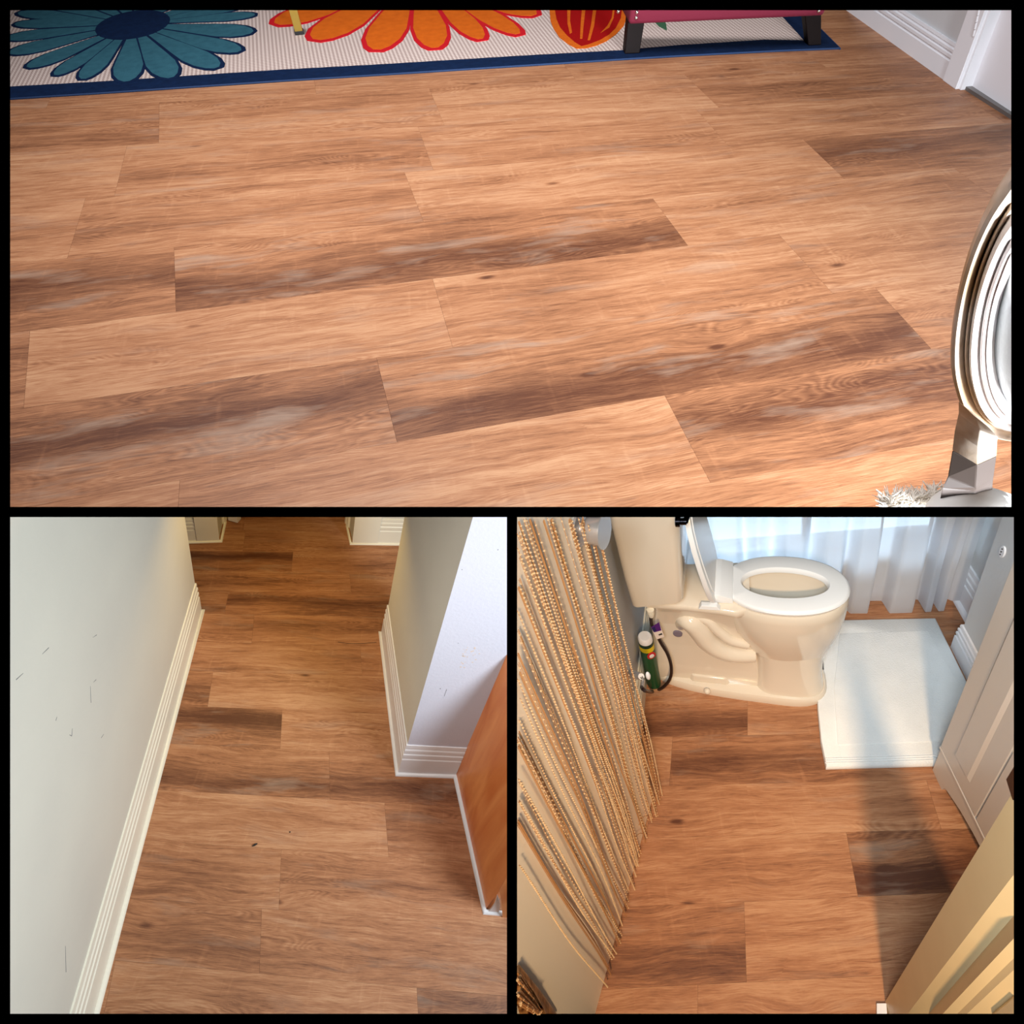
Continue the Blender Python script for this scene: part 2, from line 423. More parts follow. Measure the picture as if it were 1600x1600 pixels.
def sB(y): return ((440, y), (640, y + 200 * (y - 800) / 7900.0))
seamsB = [sB(y) for y in (1524, 1422, 1327, 1245, 1170, 1109, 1052, 1006, 961, 926, 893, 862)]
jB = {-1: [(651, 1536, 654, 1600)], 0: [(409, 1422, 405, 1524)], 2: [(601, 1256, 607, 1338)], 4: [(441, 1110, 438, 1169)], 5: [(333, 1050, 324, 1106)], 6: [(563, 1010, 566, 1056)],
      8: [(357, 926, 350.5, 960)], 9: [(546, 896, 549, 928)], 10: [(458, 862, 455.5, 893)]}
tB = {(-1, 0): (.40, .5, .8), (-1, -1): (.52, .1, .3), (0, -1): (.44, .3, .25), (0, 0): (.50, .25, .3), (1, 0): (.50, .25, .7), (2, -1): (.62, .1, .3), (2, 0): (.52, .35, .5), (3, 0): (.48, .75, .22), (3, 1): (.46, .8, .25), (3, -1): (.48, .75, .25),
      (4, -1): (.40, .85, .75), (4, 0): (.62, .1, .3), (5, -1): (.42, .6, .3), (5, 0): (.60, .1, .8), (6, -1): (.52, .25, .5), (6, 0): (.52, .2, .4),
      (7, 0): (.50, .3, .5), (8, -1): (.48, .55, .25), (8, 0): (.42, .75, .62), (9, -1): (.50, .3, .4), (9, 0): (.60, .45, .25), (10, -1): (.36, .85, .78), (10, 0): (.60, .3, .3)}
floorB = build_floor(B, 'floor', 'golden brown oak-look plank floor of the narrow hallway', seamsB, 2, 4, jB, tB, (441, 1110, 438, 1169), .95, (-3.0, 1.9), 5)

def sC(y, s): return ((1100, y), (1300, y + 200 * s))
seamsC = [sC(1538, -.05), sC(1412, -.045), sC(1307, -.03), sC(1226, -.022), sC(1150, -.018), sC(1087, -.016)]
jC = {0: [(1162.5, 1409, 1166.5, 1536)], 1: [(1322, 1299, 1341, 1402)], 3: [(1051, 1152, 1046, 1226)], 4: [(1168, 1087, 1168, 1149)]}
tC = {(0, -1): (.40, .6, .30), (0, 0): (.60, .08, .5), (1, -1): (.58, .1, .5), (1, 0): (.26, .8, .35), (2, 0): (.58, .15, .6), (2, 1): (.50, .3, .6), (2, -1): (.58, .1, .6),
      (3, -1): (.58, .1, .5), (3, 0): (.42, .55, .5), (4, -1): (.42, .75, .25), (4, 0): (.56, .35, .35), (-1, 0): (.60, .1, .4), (-1, -1): (.58, .1, .4)}
floorC = build_floor(C, 'floor', 'reddish brown oak-look plank floor of the bathroom', seamsC, 2, 5, jC, tC, (1322, 1299, 1341, 1402), .9, (-1.0, 2.2), 8)
def zup(room, base, y):
    lo, hi = 0.0, room.H * .97
    for _ in range(50):
        m = (lo + hi) / 2
        if room.px((base[0], base[1], m))[1] > y: lo = m
        else: hi = m
    return lo
def rib_profile(h, t):
    """fluted baseboard: flat lower part, two grooves, stepped top"""
    return [(0, 0), (t, 0), (t, h * .52), (t * .70, h * .54), (t * .70, h * .58), (t * .95, h * .61), (t * .95, h * .69), (t * .6, h * .71), (t * .6, h * .74),
            (t * .85, h * .77), (t * .85, h * .84), (t * .5, h * .87), (t * .5, h * .90), (t * .65, h * .92), (t * .55, h), (0, h)]
def quarter(r, o=0.0):
    return [(o, 0), (o + r, 0)] + [(o + r * math.cos(a), r * math.sin(a)) for a in (.4, .8, 1.2)] + [(o, r)]

# ================================================================== LIVING ROOM (top)
# --- wall, baseboard, casing and door on the right
tb = .014
PW = Pln(A, (1322, 16), (1473, 124), -tb)
q = PW.pk(1509, 17, tb); q0 = PW.pk(1476, 122, tb)
lean = Vector((q[0] - q0[0], 0, q[1] - q0[1]))
kk = lean.x / lean.z
print('casing lean', kk)
UP = PW.U + PW.S * (kk * .8)
PWL = Pln(A, (1322, 16), (1473, 124), -tb, up=UP)
s_cas = PWL.pk(1476, 122, tb)[0]; s_cas1 = PWL.pk(1497, 134, tb)[0]
bm = bmesh.new(); PWL.box(bm, -2.2, s_cas + .004, 0, 1.2, -.10, 0)
tag(put(A, 'wall_right', bm, M['wall_grey']), 'pale grey wall above the fluted white baseboard, top right', None, None, 'structure')
zb = PWL.pk(1487, 70, tb)[1]
path = [PWL.P((s_cas, 0)), PWL.P((-2.2, 0))]
bm = bmesh.new(); pr = rib_profile(zb, tb)
sgn = 1
d = (path[1] - path[0]).normalized()
if Vector((-d.y, d.x, 0)).dot(PWL.N) < 0: sgn = -1
sweep(bm, path, [(o * sgn, z) for o, z in pr])
tag(put(A, 'baseboard_right', bm, M['trim']), 'tall fluted white baseboard beside the white door', None, None, 'structure')
# casing + jamb + door + hinge + threshold
bm = bmesh.new(); PWL.box(bm, s_cas, s_cas1, 0, 1.2, -.10, tb + .006)
door = thing(A, 'door_1', PWL.P((s_cas, 0)), 'white interior door ajar in its white frame, top right', 'door'); door['kind'] = 'structure'; del door['category']
put(A, 'door_casing', bm, M['trim'], door, bevel=.0015)
s2 = PWL.pk(1504, 136, tb - .012)[0]
bm = bmesh.new(); PWL.box(bm, s_cas1, s2, 0.001, 1.2, -.08, tb - .008)
put(A, 'door_jamb', bm, M['trim'], door)
PD = Pln(A, (1505, 128), (1580, 177), 0, up=UP, z0=.006)
bm = bmesh.new(); PD.box(bm, .0, 1.3, .0, 1.2, -.035, 0)
put(A, 'door_panel', bm, M['door_white'], door)
bm = bmesh.new(); PT = Pln(A, (1497, 134), (1580, 187)); PT.box(bm, .004, 1.4, 0, .010, -.06, 0)
put(A, 'threshold', bm, M['threshold'], door)
for i, (ya, yb) in enumerate(((12, 24), (25, 35), (36, 46), (47, 57))):
    bm = bmesh.new()
    a = PWL.pk(1531 - (yb - 20) * .22, yb, tb); b_ = PWL.pk(1531 - (ya - 20) * .22, ya, tb)
    tube(bm, [PWL.P(a, tb + .004), PWL.P(b_, tb + .004)], .005, 8)
    put(A, 'hinge_knuckle', bm, M['trim'], door, smooth=40)

# --- rug with raised flowers
navy = mat('navy_rug_pile', srgb(14, 34, 66), .95, bump=(400, .6), noise=(40, srgb(10, 27, 55), .2), spec=.1)
teal = mat('teal_rug_pile', srgb(52, 98, 112), .95, bump=(400, .6), noise=(30, srgb(44, 86, 100), .2), spec=.1)
orange = mat('orange_rug_pile', srgb(206, 98, 22), .95, bump=(400, .6), noise=(30, srgb(192, 88, 18), .2), spec=.1)
crims = mat('crimson_rug_pile', srgb(188, 24, 34), .95, bump=(400, .6), spec=.1)
deepred = mat('dark_red_rug_pile', srgb(150, 8, 8), .95, bump=(400, .6), spec=.1)
leafg = mat('green_rug_pile', srgb(58, 92, 66), .95, bump=(400, .6), spec=.1)
piping = mat('blue_rug_binding', srgb(24, 50, 88), .8)
weave = bpy.data.materials.new('flatweave_rug_ground'); weave.use_nodes = True
nt = weave.node_tree; b = nt.nodes['Principled BSDF']; tc = nt.nodes.new('ShaderNodeTexCoord')
mp = nt.nodes.new('ShaderNodeMapping'); mp.inputs['Rotation'].default_value = (0, 0, .785); mp.inputs['Scale'].default_value = (85, 85, 1)
ck = nt.nodes.new('ShaderNodeTexChecker'); ck.inputs['Scale'].default_value = 1; ck.inputs['Color1'].default_value = srgb(214, 196, 186); ck.inputs['Color2'].default_value = srgb(160, 138, 130)
nt.links.new(tc.outputs['Object'], mp.inputs[0]); nt.links.new(mp.outputs[0], ck.inputs['Vector']); nt.links.new(ck.outputs['Color'], b.inputs['Base Color'])
bu = nt.nodes.new('ShaderNodeBump'); bu.inputs['Strength'].default_value = .5; bu.inputs['Distance'].default_value = .001
nt.links.new(ck.outputs['Fac'], bu.inputs['Height']); nt.links.new(bu.outputs[0], b.inputs['Normal']); b.inputs['Roughness'].default_value = .95; b.inputs['Specular IOR Level'].default_value = .1
c0 = A.at(1312, 78); e0 = A.at(16, 157); dr = (e0 - c0).normalized(); er = (A.at(1279, 45) - c0).normalized()
rug = thing(A, 'rug', c0, 'large cream area rug with navy border and teal, orange and red flowers', 'rug')
def rug_poly(pts, z0, z1):
    bm = bmesh.new(); prism(bm, [Vector((p[0], p[1], z0)) for p in pts], (0, 0, z1 - z0)); return bm
L1, L2 = 4.2, 2.6
put(A, 'rug_ground', rug_poly([c0 + dr * .06 + er * .06, c0 + dr * L1 + er * .06, c0 + dr * L1 + er * L2, c0 + dr * .06 + er * L2], .0005, .006), weave, rug)
fi = [A.at(x, y, .007) for x, y in ((1257, 63), (1195, 62), (1060, 70.5), (976, 78), (820, 86.5), (600, 100), (440, 108.6), (160, 127), (16, 135), (-300, 155))]
fo_ = [A.at(x, y) for x, y in ((1310, 77), (1215, 81), (1060, 89), (976, 94), (820, 104), (600, 118), (440, 128), (160, 147), (16, 156), (-300, 176))]
bm = bmesh.new()
for i in range(len(fi) - 1):
    prism(bm, [Vector((p.x, p.y, .0006)) for p in (fo_[i], fo_[i + 1], fi[i + 1], fi[i])], (0, 0, .0064))
put(A, 'rug_border', bm, navy, rug)
ri = A.at(1221, 24, .007); r0 = A.at(1257, 63, .007); far1 = r0 + (ri - r0) * 6
put(A, 'rug_border', rug_poly([fo_[0], r0, far1, c0 + er * 3.2], .0008, .0072), navy, rug)
bm = bmesh.new(); tube(bm, [Vector((p.x, p.y, .003)) for p in fo_], .0035, 6); put(A, 'rug_binding', bm, piping, rug, smooth=60)
bm = bmesh.new(); tube(bm, [c0 + Vector((0, 0, .003)), c0 + er * 3 + Vector((0, 0, .003))], .0035, 6); put(A, 'rug_binding', bm, piping, rug, smooth=60)
def petal(c, t, hw, z, grow=0.0):
    d = t - c; Lp = d.length; d.normalize(); n = Vector((-d.y, d.x, 0)); pts = []
    prof = [(0, .12), (.2, .22), (.4, .50), (.6, .80), (.76, 1.0), (.88, .90), (.96, .58), (1.0, .2)]
    g = grow * Lp
    for u, w in prof: pts.append(c + d * (u * Lp + g * u) + n * (hw * w + g * .62))
    for u, w in prof[::-1]: pts.append(c + d * (u * Lp + g * u) - n * (hw * w + g * .62))
    return [Vector((p.x, p.y, z)) for p in pts]
def flower(cpx, tips, hwf, cfill, cline, zb):
    c = A.at(cpx[0], cpx[1], .007)
    TT = [A.at(x, y, .007) for x, y in tips]
    for i, t in enumerate(TT):
        nb = min((t - q).length for k, q in enumerate(TT) if k != i)
        t = c + (t - c) * .985
        hw = min(nb * hwf, (t - c).length * .16)
        z = zb + .00012 * (i % 3)
        bm = bmesh.new(); prism(bm, petal(c, t, hw, .0055, .024), (0, 0, z - .0055)); o = put(A, 'petal_outline', bm, cline, rug)
        bm = bmesh.new(); prism(bm, petal(c, t, hw, .006, 0), (0, 0, z + .0007 - .006)); put(A, 'petal', bm, cfill, rug)
tealtips = [(401, 23), (397, 51), (377, 81), (341, 107), (268, 123), (198, 129), (129, 125), (86, 119), (42, 107), (12, 84), (6, 60), (22, 37), (28, 19), (70, 2), (120, -12), (180, -20), (240, -20), (300, -12), (350, -2), (385, 8)]
flower((208, 38), tealtips, .34, teal, navy, .0078)
cc = A.at(208, 38, .009); bm = bmesh.new()
rx = (A.at(262, 38, .009) - cc).length; ry = (A.at(208, 60, .009) - cc).length
prism(bm, [Vector((cc.x + rx * math.cos(a), cc.y + ry * 1.02 * math.sin(a), .0070)) for a in [2 * math.pi * k / 28 for k in range(28)]], (0, 0, .0024))
put(A, 'flower_centre', bm, navy, rug)
otips = [(429, 39), (492, 64), (588, 80), (680, 77), (753, 63), (812, 55), (838, 25), (830, -5), (420, 5)]
flower((650, -42), otips, .34, orange, crims, .0078)
def pxpoly(name, pts, z0, z1, m, parent):
    bm = bmesh.new(); prism(bm, [Vector((p.x, p.y, z0)) for p in [A.at(x, y, z1) for x, y in pts]], (0, 0, z1 - z0)); return put(A, name, bm, m, parent)
Z5 = lambda x, y: (820 + x / 6.667, 10 + y / 6.667)
pxpoly('tulip_outline', [Z5(*p) for p in ((250, -60), (258, 40), (268, 150), (300, 230), (360, 320), (450, 390), (540, 437), (640, 432), (740, 408), (850, 360), (950, 290), (1030, 200), (1060, 120), (1070, 40), (1060, -60))], .0055, .0078, orange, rug)
pxpoly('tulip', [Z5(*p) for p in ((300, -60), (315, 40), (330, 130), (370, 220), (440, 300), (520, 370), (590, 412), (660, 395), (780, 350), (880, 290), (950, 220), (1000, 120), (1010, 40), (1000, -60))], .006, .0084, deepred, rug)
for st in (((440, -40), (478, -40), (472, 150), (492, 270), (470, 285), (445, 180)), ((600, -40), (640, -40), (612, 200), (600, 335), (575, 335), (582, 180)), ((720, -40), (755, -40), (722, 200), (680, 350), (655, 350), (690, 190)), ((925, -40), (945, -40), (925, 120), (880, 220), (790, 275), (860, 200), (905, 120))):
    pxpoly('tulip_stripe', [Z5(*p) for p in st], .0065, .0089, orange, rug)
pxpoly('leaf', [(1015, 28), (1021, 32), (1030, 41), (1042, 47), (1041, 38), (1037, 28)], .0055, .0078, leafg, rug)

# --- crimson bench
crimf = mat('crimson_bench_fabric', srgb(112, 18, 46), .85, bump=(300, .3))
esp = mat('espresso_wood', srgb(18, 9, 8), .6, spec=.15)
nick = mat('polished_nail_heads', srgb(220, 216, 210), .25, 1.0)
l1 = A.at(988, 84, .007); l2 = A.at(1274, 71, .007)
bench = thing(A, 'upholstered_bench', l1, 'crimson upholstered bench on dark wooden legs with silver nail heads', 'bench')
zr = zup(A, l1, 33)
PB = Pln(A, Vector((l1.x, l1.y, 0)), Vector((l2.x, l2.y, 0)))
s0, s1 = PB.pk(981, 28)[0], PB.pk(1283, 20)[0]
back = -PB.N
za, zc = PB.pk(1010, 33.5)[1], PB.pk(1270, 22)[1]
bm = bmesh.new()
prism(bm, [PB.P((s0, za), 0.03), PB.P((s1, zc), .03), PB.P((s1, zc + .16), .03), PB.P((s0, za + .16), .03)], back * .62)
put(A, 'seat_rail', bm, crimf, bench, bevel=.012, smooth=50)
Xl = (l2 - l1).normalized()
for nm, (tl, tr, bl, br), bt in (('leg', ((981, 30), (1008, 30), (976, 85), (999, 85)), .0), ('leg', ((1250, 20), (1278, 20), (1263, 72), (1283, 71)), .0)):
    bm = bmesh.new()
    qs = [PB.pk(*bl), PB.pk(*br), PB.pk(*tr), PB.pk(*tl)]
    qs = [(q[0], max(q[1], .0075) if i < 2 else q[1] + .03) for i, q in enumerate(qs)]
    w = .05; secs = []
    for (qa, qb, dd) in ((qs[0], qs[1], 0), (qs[3], qs[2], 0)):
        secs.append([PB.P(qa, 0), PB.P(qb, 0), PB.P(qb, -w), PB.P(qa, -w)])
    loft(bm, secs); put(A, 'leg', bm, esp, bench, bevel=.003)
for x, y in ((995, 19.5), (994, 28), (1279, 17), (966, 18)):
    bm = bmesh.new(); p = PB.P(PB.pk(x, y, .032), .032); ball(bm, p, .0065, 8, 6); put(A, 'nail_head', bm, nick, bench, smooth=60)
# --- gold table leg
gold = mat('brushed_gold_metal', srgb(196, 168, 84), .3, 1.0)
gl = A.at(468, 52, .007)
tb_ = thing(A, 'side_table', gl, 'slim gold side table leg with black foot standing on the orange flower', 'table')
wpx = (A.at(475, 52, .007) - A.at(461, 52, .007)).length / 2
bm = bmesh.new(); prism(bm, [gl + Vector((a * wpx, b * wpx, .006)) for a, b in ((-.85, -.85), (.85, -.85), (.85, .85), (-.85, .85))], (0, 0, .6)); put(A, 'leg', bm, gold, tb_, bevel=.001)
bm = bmesh.new(); prism(bm, [gl + Vector((a * wpx, b * wpx, .0)) for a, b in ((-1, -1), (1, -1), (1, 1), (-1, 1))], (0, 0, .012)); put(A, 'foot', bm, mat('black_rubber', srgb(22, 20, 20), .6), tb_, bevel=.002)

# --- white washed oval back chair at the right edge
wash = mat('whitewashed_carved_wood', srgb(196, 166, 130), .55, noise=(16, srgb(222, 206, 190), .10), bump=(60, .3))
washw = mat('white_painted_carving', srgb(240, 234, 232), .4, noise=(30, srgb(226, 212, 204), .2))
greyw = mat('grey_stained_wood_block', srgb(74, 62, 56), .6)
ice = mat('pale_blue_chair_fabric', srgb(243, 250, 253), .9, bump=(200, .2))
z0c = .40
Mpt = A.at(1527, 727, z0c)
chair = thing(A, 'dining_chair', Vector((Mpt.x, Mpt.y, 0)), 'whitewashed carved oval-back chair with pale blue upholstery at the right edge', 'chair')
yaw = math.radians(-62)
vd = (Mpt - A.C); vd.z = 0; vd.normalize()
Sdir = Matrix.Rotation(math.radians(-78), 3, 'Z') @ vd
PC = Pln(A, Vector((Mpt.x, Mpt.y, 0)), Vector((Mpt.x, Mpt.y, 0)) + Sdir)
outer = catmull([PC.P(PC.pk(x, y)) for x, y in ((1640, 180), (1600, 235), (1577, 268), (1549, 310), (1523, 364), (1505, 418), (1493, 470), (1486, 520), (1485, 565), (1491, 600), (1503, 634), (1523, 660), (1552, 679), (1600, 687), (1650, 686))], 5)
inner = catmull([PC.P(PC.pk(x, y)) for x, y in ((1650, 330), (1620, 362), (1600, 385), (1585, 408), (1575, 432), (1562, 470), (1554, 510), (1551, 550), (1553, 580), (1558, 604), (1566, 624), (1578, 641), (1592, 650), (1620, 655), (1650, 655))], 5)
def ring(profile, name, m):
    bm = bmesh.new(); secs = []
    for (t, d) in profile: secs.append([o.lerp(i_, t) + PC.N * d for o, i_ in zip(outer, inner)])
    vv = [[bm.verts.new(p) for p in s] for s in secs]
    for i in range(len(vv) - 1):
        for j in range(len(vv[0]) - 1): face(bm, (vv[i][j], vv[i][j + 1], vv[i + 1][j + 1], vv[i + 1][j]))
    return put(A, name, bm, m, chair, smooth=35, fill=False)
ring([(.46, -.05), (-.02, -.05), (-.03, -.035), (-.04, -.012), (.0, -.002), (.04, .004), (.12, .010), (.22, .012), (.30, .006), (.34, -.002), (.38, .004), (.42, .006), (.46, .0)], 'back_frame', wash)
ring([(.46, .0), (.50, .006), (.60, .012), (.68, .008), (.72, .002), (.76, .007), (.82, .008), (.86, .001), (.90, .005), (.96, .004), (1.0, -.004), (1.0, -.045), (.46, -.045)], 'inner_moulding', washw)
bm = bmesh.new(); cen = PC.P(PC.pk(1680, 520)); secs = []
for t, d in ((1.0, -.006), (.85, .004), (.6, .010), (.3, .013)): secs.append([cen.lerp(i_, t) + PC.N * d for i_ in inner])
vv = [[bm.verts.new(p) for p in s] for s in secs]
for i in range(len(vv) - 1):
    for j in range(len(vv[0]) - 1): face(bm, (vv[i][j], vv[i][j + 1], vv[i + 1][j + 1], vv[i + 1][j]))
put(A, 'back_cushion', bm, ice, chair, smooth=60, fill=False)
def sect(z, L, Mm, Rr):
    a, b_, c_ = A.at(L[0], L[1], z), A.at(Mm[0], Mm[1], z), A.at(Rr[0], Rr[1], z)
    return [a, b_, c_, a + c_ - b_]
def zvert(pb, y):           # height on the vertical through pb for pixel row y
    lo, hi = 0, .85
    for _ in range(40):
        m = (lo + hi) / 2
        if A.px((pb[0], pb[1], m))[1] > y: lo = m
        else: hi = m
    return lo
bm = bmesh.new(); zl = zvert(Mpt, 768)
loft(bm, [sect(zl - .03, (1466, 792), (1524, 800), (1551, 786)), sect(zl, (1471, 764), (1524, 768), (1552, 757)), sect(zl + .012, (1480, 745), (1525, 762), (1553, 748)), sect(z0c, (1487, 704), (1527, 727), (1558, 713))])
put(A, 'post_block', bm, greyw, chair, bevel=.0015)
bm = bmesh.new(); zu = zvert(Mpt, 672); z3 = zvert(Mpt, 650)
loft(bm, [sect(z0c + .0005, (1487, 703.5), (1527, 726.5), (1558, 712.5)), sect((z0c + zu) / 2, (1491, 672), (1528, 698), (1559, 690)), sect(zu, (1497, 645), (1531, 672), (1560, 683)), sect(z3, (1497, 626), (1522, 650), (1545, 668))])
put(A, 'back_post', bm, wash, chair, bevel=.002, smooth=30)
seatm = mat('white_seat_fabric', srgb(250, 248, 242), .9, bump=(120, .2))
bm = bmesh.new(); cs = A.at(1585, 850, zl - .01); r_ = (A.at(1500, 800, zl) - A.at(1585, 850, zl)).length
ball(bm, cs + Vector((0, 0, -.02)), r_ * 1.25, 40, 24, (1.05, 1.25, .50))
put(A, 'seat_cushion', bm, seatm, chair, smooth=70)
# sheepskin
bm = bmesh.new(); rnd = random.Random(4)
zf = zl - .06
for i in range(900):
    x = rnd.uniform(1380, 1470); ymin = 778 + 6 * math.sin(x * .13) + (8 if x < 1400 else 0) - (10 if x > 1450 else 0)
    y = rnd.uniform(ymin, 812)
    p = A.at(x, y, zf); L_ = rnd.uniform(.012, .026); a = rnd.uniform(0, 6.28)
    dv = Vector((math.cos(a) * .6 - .2, math.sin(a) * .6 + .35, rnd.uniform(.2, .8))).normalized()
    tube(bm, [p, p + dv * L_ * .5 + Vector((0, 0, .002)), p + dv * L_], [.0016, .0012, .0002], 4, False)
pp = [A.at(x, y, zf - .006) for x, y in ((1372, 794), (1384, 782), (1408, 784), (1440, 786), (1470, 772), (1500, 830), (1372, 830))]
prism(bm, pp, (0, 0, .005))
fur = mat('white_sheepskin', srgb(240, 232, 220), .95)
tag(put(A, 'sheepskin', bm, fur, fill=False), 'fluffy white sheepskin beside the chair seat at the bottom right of the living room view', 'sheepskin', None, 'stuff')

# ================================================================== HALLWAY (bottom left)
def signed(path, N):
    d = (path[1] - path[0]).normalized(); return 1 if Vector((-d.y, d.x, 0)).dot(N) > 0 else -1
SR, BT = .012, .009                    # quarter round radius, baseboard thickness
# left wall
PL = Pln(B, (156, 1583), (319, 958), -(SR + BT))
s_far = PL.pk(305, 928)[0]
s_end = (B.at(319, 958) - PL.O).dot(PL.S); s_far = s_end
zL = PL.pk(112, 1583, BT * .5)[1]
bm = bmesh.new(); PL.box(bm, -2.5, s_far, 0, 2.3, -.10, 0)
wl = put(B, 'wall_left', bm, M['wall_cream']); tag(wl, 'long scuffed off-white wall at the left of the hallway', None, None, 'structure')
path = [PL.P((-2.5, 0)), PL.P((s_far, 0)), PL.P((s_far, 0), -.10)]
sg = signed(path, PL.N)
bm = bmesh.new(); sweep(bm, path, [(o * sg, z) for o, z in rib_profile(zL, BT)])
tag(put(B, 'baseboard_left', bm, M['trim_cream']), 'fluted cream baseboard along the left hallway wall', None, None, 'structure')
path = [PL.P((-2.5, 0)), PL.P((s_end, 0)), PL.P((s_end, 0), -.10)]
bm = bmesh.new(); sweep(bm, path, [(o * sg, z) for o, z in quarter(SR, BT)])
tag(put(B, 'trim_1', bm, M['trim_cream'], smooth=50), 'cream quarter round moulding at the foot of the left hallway wall', None, None, 'structure')
# marks on the left wall: thin pencil like scratches, raised paint chips
scr = mat('dark_scuff', srgb(110, 108, 112), .8)
bm = bmesh.new(); rnd = random.Random(9)
for (xa, ya, xb, yb) in ((141, 1072, 142, 1098), (113, 1138, 112, 1149), (89, 1120, 87, 1126), (108, 1148, 112, 1150), (162, 1147, 158, 1153), (145, 996, 151, 992), (36, 1052, 25, 1062), (102, 1478, 103, 1519), (146, 1066, 150, 1062), (66, 1022, 76, 1012)):
    pa, pb = PL.pk(xa, ya), PL.pk(xb, yb); w = .0009
    dx, dz = pb[0] - pa[0], pb[1] - pa[1]; l_ = math.hypot(dx, dz); nx, nz = -dz / l_ * w, dx / l_ * w
    PL.poly(bm, [(pa[0] - nx * .3, pa[1] - nz * .3), (pb[0] - nx, pb[1] - nz), (pb[0] + nx, pb[1] + nz), (pa[0] + nx * .3, pa[1] + nz * .3)], .0001, .0005)
sc_ = put(B, 'scuff_marks', bm, scr, wl)
if sc_: sc_['kind'] = 'stuff'

# right pillar wall: cream side face and white end face
PR1 = Pln(B, (592, 993), (617.5, 1211), -(SR + BT))
PR2 = Pln(B, (616, 1213), (708, 1216.5), -(SR + BT))
def meet(P1, P2):
    # intersection of two vertical planes on the floor
    a1, b1 = P1.N.x, P1.N.y; c1 = P1.O.x * a1 + P1.O.y * b1; a2, b2 = P2.N.x, P2.N.y; c2 = P2.O.x * a2 + P2.O.y * b2
    D = a1 * b2 - a2 * b1; return Vector(((c1 * b2 - c2 * b1) / D, (a1 * c2 - a2 * c1) / D, 0))
K = meet(PR1, PR2)
PWd = Pln(B, (709, 1215.6), (755, 1427.5), -SR)
Mc = meet(PR2, PWd)
farR = PR1.P(((B.at(592, 993) - PR1.O).dot(PR1.S), 0))
away = (Mc - K) ; away = away.normalized()
bm = bmesh.new(); prism(bm, [farR, K, Mc, Mc + (farR - K) * 1.0], (0, 0, 2.3))
tag(put(B, 'wall_right', bm, M['wall_cream']), 'cream hallway wall on the right ending in a white painted corner', None, None, 'structure')
# end face has its own, whiter paint
bm = bmesh.new(); PE = Pln(B, K, Mc)
PE.box(bm, 0, (Mc - K).length, 0, 2.3, -.004, .0008)
we = put(B, 'wall_end', bm, M['wall_white']); tag(we, 'white end face of the right hallway wall beside the orange wood panel', None, None, 'structure')
zR = PR1.pk(636, 1167, BT * .5)[1] * .98
path = [farR + (Mc - K).normalized() * .10, farR, K, Mc]
mid = (farR + K) / 2; dd = (K - farR).normalized(); sg = 1 if Vector((-dd.y, dd.x, 0)).dot(PR1.N) > 0 else -1
bm = bmesh.new(); sweep(bm, path, [(o * sg, z) for o, z in rib_profile(zR, BT)])
tag(put(B, 'baseboard_right', bm, M['trim']), 'fluted baseboard wrapping the corner of the right hallway wall', None, None, 'structure')
corner_w = B.at(757, 1428.4); corner_w = PWd.P(((corner_w - PWd.O).dot(PWd.S), 0))
endw = B.at(784, 1430.5)
f2 = PR1.P(((B.at(592, 993) - PR1.O).dot(PR1.S), 0))
Ca = corner_w; Cb = Vector((endw.x, endw.y, 0)); 
path = [f2 + (Mc - K).normalized() * .1, f2, K, Mc]
bm = bmesh.new(); sweep(bm, path, [(o * sg, z) for o, z in quarter(SR, BT)])
tag(put(B, 'trim_2', bm, M['trim'], smooth=50), 'white quarter round moulding round the foot of the right hallway wall', None, None, 'structure')
PF = Pln(B, (757, 1428.4), (784, 1430.5), -SR); Kw = meet(PWd, PF)
path = [Mc + (Mc - Kw).normalized() * .0, Kw, PF.P((PF.pk(783, 1430)[0], 0))]
bm = bmesh.new(); sweep(bm, path, [(o * sg, z) for o, z in quarter(SR * 1.15, 0)])
tag(put(B, 'trim_3', bm, M['trim'], smooth=50), 'white quarter round moulding under the orange wood panel', None, None, 'structure')
# orange wood panel
ow = bpy.data.materials.new('orange_stained_veneer'); ow.use_nodes = True
nt = ow.node_tree; b = nt.nodes['Principled BSDF']; tc = nt.nodes.new('ShaderNodeTexCoord')
mp = nt.nodes.new('ShaderNodeMapping'); mp.inputs['Scale'].default_value = (14, 14, 2.2); nz = nt.nodes.new('ShaderNodeTexNoise'); nz.inputs['Scale'].default_value = 1; nz.inputs['Detail'].default_value = 6; nz.inputs['Distortion'].default_value = .6
cr = nt.nodes.new('ShaderNodeValToRGB'); cr.color_ramp.elements[0].color = srgb(206, 108, 46); cr.color_ramp.elements[0].position = .3; cr.color_ramp.elements[1].color = srgb(240, 158, 92); cr.color_ramp.elements[1].position = .75
nt.links.new(tc.outputs['Object'], mp.inputs[0]); nt.links.new(mp.outputs[0], nz.inputs['Vector']); nt.links.new(nz.outputs['Fac'], cr.inputs[0]); nt.links.new(cr.outputs[0], b.inputs['Base Color']); b.inputs['Roughness'].default_value = .35
wp = thing(B, 'cabinet', Mc, 'orange stained wood side panel standing on white quarter round at the right', 'cabinet')
PW2 = Pln(B, Mc, Kw)
bm = bmesh.new(); PW2.box(bm, 0.0, (Kw - Mc).length - .004, .0, 2.0, -.03, 0.0005)
put(B, 'side_panel', bm, ow, wp)
